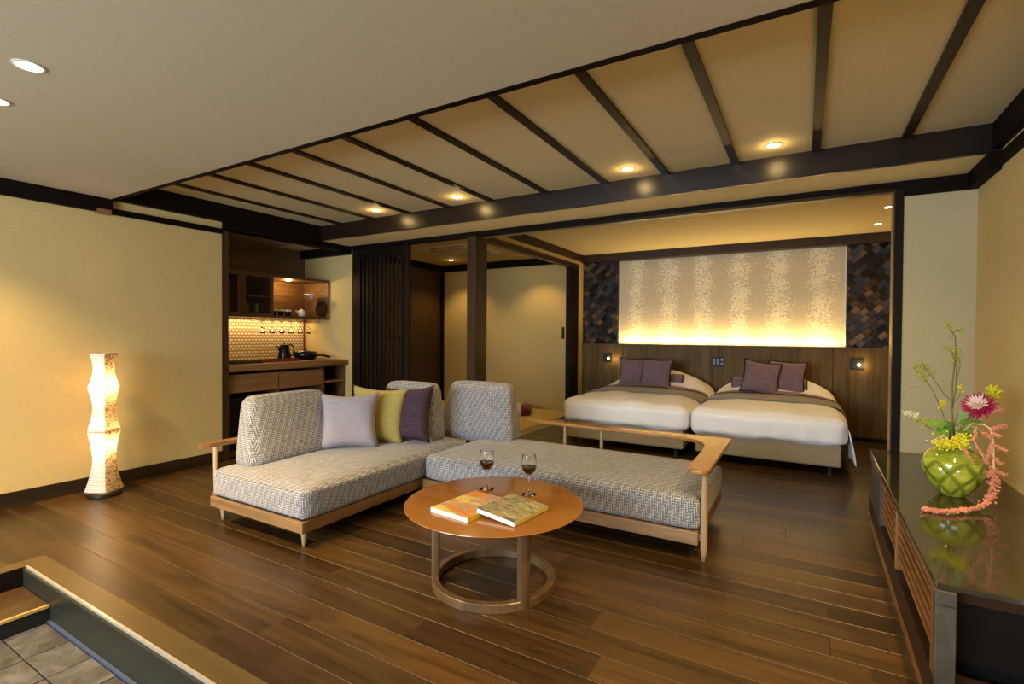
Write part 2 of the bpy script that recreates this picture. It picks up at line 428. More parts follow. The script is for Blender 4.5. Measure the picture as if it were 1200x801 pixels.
def slate():
    m, nt, b = nodes('porch_slate'); f = noise(nt, coords(nt, (1, 1, 1), 'Object', True), 6, 8, 0.65, 0.8)
    c = ramp(nt, f, [(0.30, (0.016, 0.013, 0.010)), (0.5, (0.050, 0.048, 0.053)), (0.70, (0.115, 0.108, 0.116))])
    nt.links.new(c, b.inputs['Base Color']); b.inputs['Roughness'].default_value = 0.5; bump(nt, b, f, 0.4, 0.01); return m
M['slate'] = slate()
def lamp_paper(name, col, lines):
    m = bpy.data.materials.new(name); m.use_nodes = True; nt = m.node_tree
    nt.nodes.remove(nt.nodes['Principled BSDF']); out = nt.nodes['Material Output']
    c = None
    v = coords(nt, (1, 1, 1)); 
    if lines == 'ring':
        sp = N(nt, 'ShaderNodeSeparateXYZ'); nt.links.new(v, sp.inputs[0])
        s = math_n(nt, 'SINE', math_n(nt, 'MULTIPLY', sp.outputs[2], 2 * PI / 0.018))
        c = ramp(nt, s, [(0.0, tuple(x * 0.8 for x in col)), (0.25, col)])
    else:
        vo = N(nt, 'ShaderNodeTexVoronoi'); vo.inputs['Scale'].default_value = 90; nt.links.new(v, vo.inputs['Vector'])
        c = ramp(nt, vo.outputs['Distance'], [(0.35, col), (0.65, (0.30, 0.16, 0.06))])
    d = N(nt, 'ShaderNodeBsdfDiffuse'); t = N(nt, 'ShaderNodeBsdfTranslucent'); mx = N(nt, 'ShaderNodeMixShader')
    mx.inputs[0].default_value = 0.5
    nt.links.new(c, d.inputs[0]); nt.links.new(c, t.inputs[0]); nt.links.new(d.outputs[0], mx.inputs[1]); nt.links.new(t.outputs[0], mx.inputs[2])
    nt.links.new(mx.outputs[0], out.inputs[0]); return m
M['lampwhite'] = lamp_paper('white_washi', (0.92, 0.9, 0.86), 'ring')
M['lamptan'] = lamp_paper('tan_washi', (0.72, 0.56, 0.34), 'fibre')
def vase_mat():
    m, nt, b = nodes('green_vase_glass')
    f = noise(nt, coords(nt, (1, 1, 1)), 14, 3, 0.5)
    c = ramp(nt, f, [(0.3, (0.28, 0.36, 0.02)), (0.7, (0.60, 0.64, 0.08))])
    at = N(nt, 'ShaderNodeAttribute'); at.attribute_name = 'pool'
    c = mixc(nt, math_n(nt, 'MULTIPLY', at.outputs['Fac'], 0.8), c, (0.07, 0.13, 0.008)); nt.links.new(c, b.inputs['Base Color'])
    b.inputs['Roughness'].default_value = 0.06; b.inputs['Transmission Weight'].default_value = 0.25; b.inputs['Coat Weight'].default_value = 0.6
    b.inputs['IOR'].default_value = 1.5; return m
M['vase'] = vase_mat()

# ================================================================== SETTING
XL, XR, YP, YB = -5.06, 1.0, 4.5, 7.55
ZC = 2.408; ZK = 2.578; ZB = 2.567
# floor and planks
floor = struct(new_obj('floor', MB().box(XL, XR, 1.13, YB + 0.2, -0.30, -0.018).box(XL, -3.80, -2.9, 1.13, -0.30, -0.018)
    .box(-6.3, XL, 2.7, 8.0, -0.30, -0.018).box(-3.8, XR, -2.9, 1.13, -0.30, -0.20).mesh(M['subfloor'])))
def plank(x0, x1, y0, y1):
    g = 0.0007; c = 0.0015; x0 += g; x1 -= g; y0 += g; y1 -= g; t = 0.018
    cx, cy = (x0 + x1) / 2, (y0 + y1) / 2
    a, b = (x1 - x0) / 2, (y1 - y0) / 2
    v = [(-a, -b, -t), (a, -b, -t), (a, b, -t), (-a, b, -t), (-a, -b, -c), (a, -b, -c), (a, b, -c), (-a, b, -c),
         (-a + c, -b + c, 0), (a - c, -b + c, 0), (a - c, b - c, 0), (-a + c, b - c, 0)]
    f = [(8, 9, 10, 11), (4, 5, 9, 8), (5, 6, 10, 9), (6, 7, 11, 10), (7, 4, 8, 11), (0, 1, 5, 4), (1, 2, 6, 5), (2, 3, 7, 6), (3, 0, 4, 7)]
    o = new_obj('plank', mesh_from(v, f, [M['plank'], M['plank_edge_highlight']], [0, 1, 1, 1, 1, 0, 0, 0, 0]), floor, (cx, cy, 0))
PW = 0.158
r = 0; y = 1.135 - 6 * PW
while y < YB:
    y1 = min(y + PW, YB)
    x1lim = -3.80 if y1 < 1.14 else XR
    xa = XL
    if y > YP: xa = -3.10
    x = xa; first = True
    off = random.uniform(0.5, 1.8)
    while x < x1lim - 0.01:
        L = off if first else random.choice((1.82, 1.82, 1.5, 1.2))
        first = False
        x2 = min(x + L, x1lim)
        if x1lim - x2 < 0.25: x2 = x1lim
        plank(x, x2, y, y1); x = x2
    y += PW; r += 1
# porch well: border boards, risers, tread, slate tiles
struct(box('trim_1', -3.795, XR, 1.035, 1.135, -0.18, 0.001, M['border']))
struct(box('trim_2', -3.80, -3.705, -2.6, 1.033, -0.18, 0.001, M['border']))
struct(box('trim_3', -3.70, XR, 1.024, 1.036, -0.008, 0.0035, plain('pale_edge_strip', (0.62, 0.58, 0.52), 0.22, 0.6)))
struct(box('trim_4', -3.705, XR, 1.012, 1.034, -0.19, -0.009, M['riser']))
struct(box('trim_5', -3.705, -3.694, -2.6, 1.010, -0.19, 0.002, M['dark_y']))
step = struct(new_obj('trim_6', None)); 
box('tread', -3.692, -3.335, -2.6, 1.009, -0.118, -0.10, wood('porch_tread', (0.035, 0.018, 0.007), (0.075, 0.04, 0.015), 'y', 0.35), step)
box('tread_nosing', -3.334, -3.318, -2.6, 1.009, -0.112, -0.098, plain('oak_nosing', (0.45, 0.28, 0.09), 0.3), step)
box('step_riser', -3.345, -3.325, -2.6, 1.009, -0.19, -0.119, M['black'], step)
struct(box('reflection_strip_7', -3.32, XR, 0.998, 1.011, -0.19, -0.176, plain('blue_reflection_strip', (0.03, 0.05, 0.10), 0.6)))  # thin strip coloured blue for daylight reflected at the riser base
porch = struct(new_obj('floor', MB().box(-3.325, XR, -2.6, 0.998, -0.2, -0.196).mesh(plain('grout', (0.06, 0.056, 0.055), 0.9)))); porch.name = 'floor.001'
random.seed(11)
ty = 0.997; row = 0
while ty > -0.6:
    h = 0.165 if row == 0 else 0.30; tx = -3.322 - (0.0 if row % 2 == 0 else 0.0)
    first = True
    xs = [-3.322, -3.03] + [-3.03 + 0.24 * k for k in range(1, 18)]
    for a, b2 in zip(xs, xs[1:]):
        cx, cy = (a + b2) / 2, ty - h / 2; w2, h2 = (b2 - a) / 2 - 0.003, h / 2 - 0.003
        MB().box(-w2, w2, -h2, h2, -0.008, 0.002, 0, 0.0015).build('tile', M['slate'], porch, (cx, cy, -0.188 + random.uniform(-0.001, 0.001)))
    ty -= h; row += 1

# walls
struct(box('wall_left', XL - 0.1, XL, -2.9, 2.883, -0.02, 2.6, M['wall']))
struct(box('wall_right', XR, XR + 0.1, -2.9, YB + 0.1, -0.02, 2.6, M['wall_gold']))
struct(box('baseboard_left', XL, XL + 0.018, -2.6, 2.883, 0, 0.109, M['base']))
w = struct(new_obj('wall_rear', MB().box(XL, -4.5, -2.9, -2.8, -0.3, 2.6).box(-0.9, XR, -2.9, -2.8, -0.3, 2.6).box(-4.5, -0.9, -2.9, -2.8, -0.3, 0.35)
    .box(-4.5, -0.9, -2.9, -2.8, 2.25, 2.6).mesh(M['wall'])))
win = struct(new_obj('window_1', None, None, (-2.7, -2.85, 0)))
for a in (-1.8, -0.6, 0.6, 1.8): box('window_frame', a - 0.03, a + 0.03, -0.03, 0.03, 0.35, 2.25, M['dark_z'], win)
for z in (0.37, 1.3, 2.23): box('window_frame', -1.8, 1.8, -0.02, 0.02, z - 0.02, z + 0.02, M['dark'], win)
# left wall end post, kitchen alcove
struct(box('trim_8', XL - 0.09, XL + 0.01, 2.885, 2.945, 0, 2.33, M['brown_z']))
struct(box('wall_kitchen', -6.0, -5.9, 2.9, 4.62, -0.02, 2.6, wood('alcove_panel', (0.10, 0.065, 0.03), (0.15, 0.10, 0.05), 'y', 0.6)))
struct(box('wall_alcove_left', -5.9, XL - 0.1, 2.80, 2.9, -0.02, 2.6, M['kitchen_dk']))
struct(box('wall_alcove_right', -5.9, -5.0, YP, YP + 0.12, -0.02, 2.6, M['wall']))
# headers and cornices
struct(box('trim_9', XL, XL + 0.045, -2.6, 1.955, 2.29, ZC, M['dark_y']))
struct(box('trim_10', XL, XL + 0.025, 1.957, 2.883, 2.288, 2.338, M['dark_y']))
struct(box('trim_11', XL - 0.10, XL + 0.045, 2.885, 4.45, 2.34, ZC, M['dark_y']))
struct(box('trim_12', -5.9, -5.0, 4.42, YP, 2.305, ZC, M['dark']))
struct(box('trim_13', XL, XL + 0.05, 1.84, 1.94, 2.275, 2.315, M['kitchen']))
struct(box('trim_14', XR - 0.035, XR, -2.6, 4.03, 2.315, 2.372, M['dark_y']))
struct(box('trim_15', XR - 0.06, XR, 4.03, YP, 2.30, ZC + 0.001, M['dark_y']))
struct(box('trim_16', -5.0, 0.60, YP - 0.02, YP + 0.08, 2.362, ZC, M['dark']))
struct(box('trim_17', 0.60, XR, YP - 0.02, YP + 0.0, 2.30, ZC, M['dark']))
# ceiling
ceil = struct(new_obj('ceiling', MB().box(XL, XR, -2.9, 1.94, ZC, ZC + 0.2).mesh(M['ceil'])))
cof = struct(new_obj('ceiling', None)); cof.name = 'ceiling.001'
random.seed(3)
ribs = [-4.66, -4.137, -3.61, -3.085, -2.585, -2.01, -1.453, -0.952, -0.452, 0.055, 0.546]
edges = [-5.0] + ribs + [0.97]
for a, b2 in zip(edges, edges[1:]): box('ceiling_panel', a, b2, 1.95, 4.04, ZK, ZK + 0.012, M['coffer'], cof)
for x in ribs: box('rib', x - 0.025, x + 0.025, 1.975, 4.03, ZK - 0.018, ZK + 0.002, M['rib'], cof)
box('edge_trim', -5.0, 0.97, 1.937, 1.975, ZC - 0.004, ZK, M['dark'], cof)
box('side_beam', -5.0 - 0.06, -5.0, 1.94, 4.03, ZC, ZK, M['dark_y'], cof)
box('side_beam', 0.955, 1.0, 1.94, 4.03, 2.42, ZK, M['dark_y'], cof)
box('cross_beam', -5.06, 1.0, 4.03, 4.06, ZC - 0.002, ZK, M['beam'], cof)
struct(box('ceiling', -5.9, 1.0, 4.06, YP, ZC, ZC + 0.03, M['soffit'])).name = 'ceiling.002'
struct(box('ceiling', -5.9, XL, 2.9, 4.06, ZC, ZC + 0.03, M['ceil'])).name = 'ceiling.003'
struct(box('ceiling', -3.09, XR, YP, YB + 0.1, ZB, ZB + 0.05, M['coffer'])).name = 'ceiling.004'
struct(box('ceiling', -6.3, -3.09, YP, 8.0, 2.637, 2.68, M['wall'])).name = 'ceiling.005'
# partition beside the bed opening
struct(box('wall_partition', 0.605, XR, YP, YP + 0.12, -0.02, 2.6, M['wall_grey']))
struct(box('trim_18', 0.553, 0.602, YP - 0.008, YP + 0.06, 0, 2.40, M['dark_z']))
struct(box('trim_19', 0.556, 0.602, YP + 0.062, YP + 0.20, 0, 2.40, wood('gold_jamb_wood', (0.26, 0.16, 0.05), (0.40, 0.26, 0.09), 'z', 0.4)))
struct(box('trim_20', -3.0, 0.56, YP + 0.085, YP + 0.10, 2.36, 2.372, plain('track_metal', (0.3, 0.26, 0.2), 0.3, 0.8)))
struct(box('trim_21', -3.0, 0.56, YP + 0.125, YP + 0.14, 2.36, 2.372, plain('track_metal_b', (0.3, 0.26, 0.2), 0.3, 0.8)))
struct(box('wall_header', -3.09, XR, YP + 0.085, YP + 0.2, 2.372, 2.6, M['wall']))
# bedroom
struct(box('wall_back', -3.2, XR, YB + 0.125, YB + 0.2, -0.1, 2.6, M['wall']))
struct(box('trim_22', -3.09, XR, YB - 0.06, YB + 0.07, 2.452, ZB, M['brown_z']))
# tatami-room side: upper wall, header rail, posts
struct(box('wall_tatami_header', -3.14, -3.09, YP + 0.2, YB, 2.405, 2.66, M['wall']))
struct(box('trim_23', -3.09, -3.055, YP + 0.2, YB - 0.06, 2.462, ZB, M['brown_z']))
struct(box('trim_24', -3.16, -3.075, YP + 0.2, YB - 0.19, 2.335, 2.404, M['brown_z']))
struct(box('trim_25', -3.185, -3.07, YP - 0.02, YP + 0.20, 0, 2.362, M['brown_z']))
struct(box('trim_26', -3.15, -3.08, 7.03, 7.36, 0, 2.335, M['dark_z']))
struct(box('wall_tatami_return', -3.14, -3.09, 7.36, 7.9, -0.1, 2.405, M['wall']))
struct(box('trim_27', -3.28, -3.10, YP + 0.2, 7.03, -0.01, 0.004, M['tatami_edge']))
struct(box('trim_28', -5.0, -3.1, YP, YP + 0.12, -0.01, 0.004, M['border']))
struct(box('wall_tatami_back', -6.3, -3.1, 7.85, 7.95, -0.1, 2.7, M['wall']))
struct(box('wall_tatami_left', -6.27, -6.17, YP, 7.85, -0.1, 2.7, wood('dark_panel_door', (0.022, 0.009, 0.004), (0.06, 0.024, 0.01), 'z', 0.45)))
struct(box('trim_29', -6.17, -3.14, 7.81, 7.85, 2.515, 2.637, M['dark']))
struct(box('trim_30', -6.17, -6.13, YP + 0.1, 7.81, 2.515, 2.637, M['dark_y']))
struct(box('trim_31', -6.17, -6.12, 7.79, 7.85, 0, 2.515, M['dark_z']))
# tatami mats
tat = struct(new_obj('floor', MB().box(-6.17, -3.28, YP + 0.12, 7.85, -0.018, -0.012).mesh(M['subfloor']))); tat.name = 'floor.002'
for (a, b2, c, d) in ((-4.18, -3.29, 4.63, 6.30), (-4.18, -3.29, 6.31, 7.84), (-5.08, -4.19, 4.63, 6.30), (-5.08, -4.19, 6.31, 7.84), (-6.16, -5.09, 4.63, 6.3), (-6.16, -5.09, 6.31, 7.84)):
    mt = box('tatami_mat', a, b2, c, d, -0.012, 0.0, M['tatami'], tat)
    for e in (a, b2 - 0.03): box('mat_border', e - (a + b2) / 2, e + 0.03 - (a + b2) / 2, c - (c + d) / 2, d - (c + d) / 2, 0.006, 0.0072, M['tatami_edge'], mt)

# ------------------------------------------------------------------ lattice screen
t = thing('lattice_screen', 'tall dark slatted lattice screen between kitchen corner and tatami room opening', 'screen', (-4.53, YP + 0.03, 0))
x0, x1 = -0.465, 0.48
box('frame', x0, x0 + 0.09, -0.02, 0.02, 0, 2.36, M['dark_z'], t)
box('frame', x1 - 0.07, x1, -0.02, 0.02, 0, 2.36, M['dark_z'], t)
box('frame', x0 + 0.09, x1 - 0.07, -0.02, 0.02, 2.24, 2.36, M['dark'], t)
box('frame', x0 + 0.09, x1 - 0.07, -0.02, 0.02, 0, 0.10, M['dark'], t)
box('middle_rail', x0 + 0.09, x1 - 0.07, -0.004, 0.014, 1.235, 1.265, M['dark'], t)
k = x0 + 0.125
while k < x1 - 0.08:
    box('slat', k - 0.016, k + 0.016, -0.028, -0.006, 0.10, 2.24, M['dark_z'], t); k += 0.0715
t = thing('sliding_door', 'dark solid door panel behind the lower lattice screen', 'door', (-4.75, YP + 0.10, 0))
box('panel', -0.22, 0.2, -0.012, 0.012, 0.01, 2.35, M['dark_z'], t)
t = thing('wall_bracket', 'small black latch block on the pale tatami room wall edge', 'latch', (-3.155, 7.0, 1.33))
MB().box(-0.02, 0.0, -0.06, 0.0, -0.09, 0.09, 0, 0.004).build('latch_plate', M['black'], t)

# ------------------------------------------------------------------ downlights
def downlight(x, y, z, r, power, label, group, spot=1.9, blend=0.6, em=28, down=0.02, glow=0):
    t = thing('ceiling_light', label, 'light', (x, y, z), 0, group)
    MB().lathe([(r * 1.22, -0.003), (r * 1.2, 0.0), (r * 0.95, -0.001), (r * 1.0, -0.005), (r * 1.22, -0.003)], 28).build('trim_ring', plain('light_ring', (0.55, 0.5, 0.42), 0.3), t)
    MB().lathe([(0.0001, -0.0025), (r * 0.95, -0.0025)], 28).build('diffuser', EM, t)
    light('SPOT', 'lamp', (0, 0, -down), power, WARM, parent=t, spot_size=spot, spot_blend=blend, shadow_soft_size=r * 0.8)
    if glow: light('POINT', 'lamp_glow', (0, 0, -down), glow, WARM, parent=t, shadow_soft_size=r * 0.5)
    return t
EM = emit('downlight_glow', (1.0, 0.82, 0.48), 16)
downlight(-2.81, 0.80, ZC, 0.045, P_ROOM * 1.4, 'round ceiling downlight at the upper left, the fully visible one', 'main ceiling downlights')
downlight(-3.37, 0.84, ZC, 0.045, P_ROOM * 1.2, 'round ceiling downlight cut off by the left picture edge', 'main ceiling downlights')
for x, y, p, n in ((-4.3, 0.9, 1.0, 'left of the picture, near the left wall'), (-4.3, -0.6, 1.0, 'behind the camera near the left wall'), (-2.8, -1.2, 0.8, 'behind the camera over the porch step'),
                   (-0.3, 0.8, 0.35, 'directly above the camera side of the coffee table'), (-0.3, -1.2, 0.5, 'behind the camera near the right wall'), (0.55, 1.75, 1.5, 'above the near end of the sideboard')):
    downlight(x, y, ZC, 0.045, P_ROOM * p, 'ceiling downlight out of the picture, ' + n, 'ceiling downlights outside the frame')
for x, n in ((-3.848, 'leftmost round downlight in the ribbed ceiling, above the lattice screen'), (-2.808, 'second round downlight from the left in the ribbed ceiling, above the dark column'),
             (-1.187, 'third round downlight from the left in the ribbed ceiling, above the left bed'), (-0.192, 'rightmost round downlight in the ribbed ceiling, above the right bed')):
    downlight(x, 3.785, ZK, 0.042, P_COFFER, n, 'downlights in the ribbed ceiling', spot=2.0, blend=0.8, glow=2.2)
downlight(0.70, 6.93, ZB, 0.038, P_BED, 'lit downlight at the right end of the bedroom ceiling', 'bedroom ceiling downlights', em=20)
downlight(0.70, 6.08, ZB, 0.038, P_BED * 0.5, 'dimmer downlight in the bedroom ceiling nearest the gold door jamb', 'bedroom ceiling downlights')
downlight(-5.54, 7.29, 2.637, 0.04, 50, 'downlight in the tatami room ceiling left of the column', 'tatami room downlights', glow=1)
downlight(-3.94, 7.30, 2.637, 0.028, 45, 'tiny downlight in the tatami room ceiling right of the column', 'tatami room downlights', glow=1)

# ------------------------------------------------------------------ air conditioner
t = thing('ceiling_air_conditioner', 'flush ceiling air conditioner cassette in the tatami room', 'air conditioner', (-4.72, 6.45, 2.637))
MB().box(-0.47, 0.47, -0.47, 0.47, -0.022, 0, 0, 0.008).build('panel', M['ac'], t)
MB().box(-0.25, 0.25, -0.25, 0.25, -0.03, -0.022, 0, 0.003).build('intake_grille', plain('ac_grille', (0.35, 0.31, 0.25), 0.5), t)
for k in range(4):
    a = k * PI / 2; o = MB().box(-0.3, 0.3, 0.33, 0.40, -0.026, -0.022).build('louvre', plain('ac_slot', (0.2, 0.18, 0.15), 0.5), t); o.rotation_euler = (0, 0, a)

# ------------------------------------------------------------------ headboard wall
hb = thing('headboard', 'wide walnut panelled headboard wall behind both beds', 'headboard', (-1.045, YB, 0))
hx = [-3.09 + 1.045, -2.413 + 1.045, 0.0, 0.321 + 1.045, 1.0 + 1.045]
for a, b2 in zip(hx, hx[1:]): box('panel', a + 0.003, b2 - 0.003, 0.0, 0.03, 0.05, 1.150, M['headboard'], hb)
box('backing', hx[0], hx[-1], 0.031, 0.036, 0.0, 1.148, M['black'], hb)
box('shelf', hx[0], hx[-1], -0.012, 0.012, 1.1505, 1.164, M['headboard'], hb)
box('plinth', hx[0], hx[-1], 0.02, 0.03, 0, 0.049, M['black'], hb)
t = thing('wallpaper_panel', 'backlit gold wallpaper panel with pale blossom print above the beds', 'wall panel', (-1.031, YB + 0.095, 1.164))
box('print', -1.47, 1.474, 0.0, 0.02, 0.0, 1.286, M['floral'], t)
box('edge', -1.482, -1.47, -0.01, 0.02, 0.0, 1.286, M['white'], t)
box('edge', 1.474, 1.486, -0.01, 0.02, 0.0, 1.286, M['white'], t)
def clip(poly, x0, x1, y0, y1):
    for ax, lim, s in ((0, x0, 1), (0, x1, -1), (1, y0, 1), (1, y1, -1)):
        out = []
        for i in range(len(poly)):
            p, q = poly[i], poly[(i + 1) % len(poly)]
            ip, iq = (p[ax] - lim) * s >= 0, (q[ax] - lim) * s >= 0
            if ip: out.append(p)
            if ip != iq:
                k = (lim - p[ax]) / (q[ax] - p[ax]); out.append((p[0] + (q[0] - p[0]) * k, p[1] + (q[1] - p[1]) * k))
        poly = out
        if len(poly) < 3: return []
    return poly
def tile_panel(name, label, x0, x1, seed):
    rnd = random.Random(seed); cx = (x0 + x1) / 2
    t = thing(name, label, 'wall panel', (cx, YB + 0.045, 1.164))
    w = (x1 - x0) / 2
    box('backing', -w, w, 0.0, 0.02, 0, 1.286, M['black'], t)
    a, b2 = 0.092, 0.070
    for i in range(-14, 30):
        for j in range(-30, 30):
            # basket-laid parquet blocks on the diagonal
            u, v = i * a + (j % 2) * a * 0.5, j * b2
            ca, sa = math.cos(0.72), math.sin(0.72)
            L = a - 0.004; H = b2 - 0.004
            q = [(u, v), (u + L, v), (u + L, v + H), (u, v + H)]
            q = [(x * ca - y * sa, x * sa + y * ca + 0.2) for x, y in q]
            q = clip(q, -w, w, 0.0, 1.286)
            if len(q) < 3: continue
            ar = abs(sum(q[k][0] * q[(k + 1) % len(q)][1] - q[(k + 1) % len(q)][0] * q[k][1] for k in range(len(q)))) / 2
            if ar < 0.0006: continue
            mx = sum(p[0] for p in q) / len(q); mz = sum(p[1] for p in q) / len(q)
            d = rnd.uniform(0.006, 0.026); tx, tz = rnd.uniform(-0.22, 0.22), rnd.uniform(-0.22, 0.22)
            n = len(q)
            V = [(p[0] - mx, -d + (p[0] - mx) * tx + (p[1] - mz) * tz, p[1] - mz) for p in q] + [(p[0] - mx, 0, p[1] - mz) for p in q]
            F = [tuple(range(n))] + [(k, (k + 1) % n, (k + 1) % n + n, k + n) for k in range(n)]
            new_obj('wood_block', mesh_from(V, F, M['block']), t, (mx, 0, mz))
tile_panel('wood_block_panel', 'dark diagonal wood block panel left of the gold wallpaper', -3.09, -2.515, 5)
tile_panel('wood_block_panel', 'dark diagonal wood block panel right of the gold wallpaper', 0.457, 1.0, 9)

def reading_light(x, z, label, side=0.0):
    t = thing('reading_light', label, 'light', (x, YB, z), 0, 'bedside reading lights')
    MB().box(-0.07, 0.07, -0.012, 0.0, -0.07, 0.07, 0, 0.003).build('plate', M['bronze'], t)
    MB().box(-0.05, 0.05, -0.014, -0.012, -0.05, 0.05).build('recess', M['black'], t)
    e = MB().lathe([(0.0001, 0), (0.014, 0.002), (0.017, 0.012), (0.012, 0.024), (0.0001, 0.028)], 16).build('bulb', emit('reading_glow', (1, 0.82, 0.5), 14), t, (0.015, -0.012, -0.01), (PI / 2, 0, 0), True)
    light('POINT', 'lamp', (0.05 + side, -0.07, -0.02), 1.1, WARM, parent=t, shadow_soft_size=0.02)
reading_light(-2.657, 0.949, 'small square black reading light on the headboard left of the left bed', 0.06)
reading_light(0.577, 0.961, 'small square black reading light on the headboard right of the right bed')
t = thing('switch_plate', 'dark switch and socket plate on the headboard between the beds', 'switch', (-1.036, YB, 0.936))
MB().box(-0.083, 0.083, -0.01, 0.0, -0.07, 0.07, 0, 0.003).build('plate', plain('switch_grey', (0.035, 0.038, 0.042), 0.6, spec=0.2), t)
for a in (-0.052, -0.006): MB().box(a - 0.016, a + 0.016, -0.014, -0.01, -0.045, 0.045, 0, 0.002).build('switch_button', M['blackgloss'], t)
for z in (-0.03, 0.03): MB().box(0.03, 0.068, -0.013, -0.01, z - 0.02, z + 0.02, 0, 0.002).build('socket', M['blackgloss'], t)

# ------------------------------------------------------------------ beds
def bed_profile(s):  # s in -1..1 across
    a = min(1, abs(s)); return (1 - a ** 14.0) ** 0.42
def make_bed(xc, hw, which, drape):
    bx0, bx1, yf, yh = -hw, hw, 5.5, YB - 0.05
    b = thing('bed', '%s bed with a puffy white duvet over a taupe upholstered base' % which, 'bed', (xc, 5.5, 0), 0, 'twin beds')
    MB().box(bx0 + 0.012, bx1 - 0.012, 0.0, yh - yf, 0.085, 0.29, 0, 0.02).build('divan', M['bedbase'], b)
    MB().box(bx0 + 0.02, bx1 - 0.02, 0.01, yh - yf - 0.01, 0.29, 0.50, 0, 0.05).build('mattress', M['linen'], b)
    for x in (bx0 + 0.10, bx1 - 0.10):
        for y in (0.06, yh - yf - 0.1):
            MB().lathe([(0.022, 0.086), (0.016, 0.03), (0.034, 0.008), (0.034, 0.0)], 14).build('foot', M['bronze'], b, (x, y, 0), smooth=True)
    # duvet: a puffy block laid over the mattress, raised in a mound over the pillows
    W = hw + 0.030; L = yh - yf + 0.045; Z0 = 0.275; HT = 0.262; RR = 0.075
    def mound(s_, y): return math.exp(-((y - 1.86) / 0.40) ** 2) * 0.255 * (max(0.0, math.cos(min(1, abs(s_)) * PI / 2)) ** 0.8)
    def puff(x, y): return 0.045 * (1 - (x / W) ** 4) * (1 - ((y - L / 2) / (L / 2)) ** 6 if 0 < y < L else 0)
    def df(q):
        x, y = q.x, q.y + L / 2
        k = max(0.0, q.z / HT)
        q.z += k * (mound(x / W, y) + puff(x, y) + 0.005 * math.sin(9 * x + 5 * y) + 0.004 * math.sin(17 * x - 8 * y))
        q.y += (0.014 * math.sin(14 * x) * k + 0.01 * math.sin(31 * x)) * (1 if y < 0.3 else 0) * (1 - k)
        if q.z < 0.03: q.z += 0.012 * math.sin(11 * x + 4 * y)
        return q
    d = smooth_obj('duvet', softbox(2 * W, L, HT, RR, (0.018, 0.022, 0.0), 40, df), M['linen'], b, (0, L / 2 - 0.045, Z0), uv=False)
    def topz(x, y):
        e = W + 0.018 - abs(x)
        z = Z0 + HT + mound(x / W, y) + puff(x, y)
        if e < RR: z -= RR - math.sqrt(max(0, RR * RR - (RR - e) ** 2))
        return z
    rt = thing('bed_runner', 'taupe bed runner with mauve border across the %s bed' % which, 'bed runner', (xc, 5.5, 0), 0, 'bed runners')
    def strip(name, y0, y1, mat, lift, parent):
        V = []; F = []; m = 6
        xs = [(-(W + 0.018 + lift), None, 0.16), (-(W + 0.020 + lift), None, 0.08)]
        nn = 44
        for i in range(nn + 1):
            t_ = math.sin((-1 + 2 * i / nn) * PI / 2); xs.append((t_ * (W + 0.017 + lift), t_, 0))
        xs += [((W + 0.020 + lift), None, 0.08), ((W + 0.018 + lift), None, 0.16)]
        for j in range(m + 1):
            y = y0 + (y1 - y0) * j / m
            for x, t_, dn in xs:
                if t_ is None: z = topz(math.copysign(W + 0.018, x), y + 0.045) - dn * 0.7
                else: z = topz(max(-W - 0.0175, min(W + 0.0175, x)), y + 0.045)
                V.append((x, y, z + lift))
        w_ = len(xs)
        for j in range(m):
            for i in range(w_ - 1):
                q = j * w_ + i; F.append((q, q + 1, q + w_ + 1, q + w_))
        o = smooth_obj(name, (V, F), mat, parent, (0, 0, 0), uv=False)
        md = o.modifiers.new('s', 'SOLIDIFY'); md.thickness = 0.006; md.offset = 1
        return o
    strip('band', 0.70, 1.18, M['runner'], 0.009, rt); strip('border', 1.19, 1.30, M['runner2'], 0.009, rt); strip('piping', 1.175, 1.195, M['piping'], 0.012, rt)
    if drape:
        V = []; F = []; n = 26; m = 8
        for j in range(m + 1):
            q = j / m
            for i in range(n + 1):
                y = 0.02 + i / n * 1.75
                fold = 0.018 * math.sin(y * 16) * q + 0.012 * math.sin(y * 31 + 1) * q
                V.append((hw + 0.050 + 0.02 * math.sin(q * PI * 0.5) + fold + 0.02 * q, y - 0.02 + 0.03 * q, 0.42 - q * (0.31 - 0.03 * math.sin(y * 3))))
        for j in range(m):
            for i in range(n):
                a = j * (n + 1) + i; F.append((a, a + 1, a + n + 2, a + n + 1))
        o = smooth_obj('side_drape', (V, F), M['linen'], b, (0, 0, 0), uv=False)
        md = o.modifiers.new('s', 'SOLIDIFY'); md.thickness = 0.008
make_bed(-1.77, 0.687, 'left', False)
make_bed(-0.33, 0.655, 'right', True)
def velvet_cushion(x, y, z, ry, rx, rz, label, sz=0.42):
    t = thing('velvet_cushion', label, 'cushion', (x, y, z), 0, 'mauve velvet cushions')
    t.rotation_euler = (rx, ry, rz)
    VF = pillow(sz, sz, 0.14, 14, 0.12, int(abs(x * 100)))
    smooth_obj('cover', VF, M['velvet'], t)
    n = 14; w = sz / 2; pts = []
    def e(u, v): return (u * w * (1 - 0.12 * (1 - v * v) * u * u), 0, v * w * (1 - 0.12 * (1 - u * u) * v * v) + w)
    for k in range(n): pts.append(e(-1 + 2 * k / n, -1))
    for k in range(n): pts.append(e(1, -1 + 2 * k / n))
    for k in range(n): pts.append(e(1 - 2 * k / n, 1))
    for k in range(n): pts.append(e(-1, 1 - 2 * k / n))
    pts.append(pts[0]); MB().tube(pts, 0.008, 6, cap=False).build('piping', M['piping'], t, smooth=True)
rx = math.radians(-20)
velvet_cushion(-2.04, 6.86, 0.585, 0.0, rx, 0.12, 'mauve velvet cushion on the left bed, the partly hidden left one')
velvet_cushion(-1.73, 6.76, 0.585, 0.02, rx, -0.03, 'mauve velvet cushion on the left bed, the front right one')
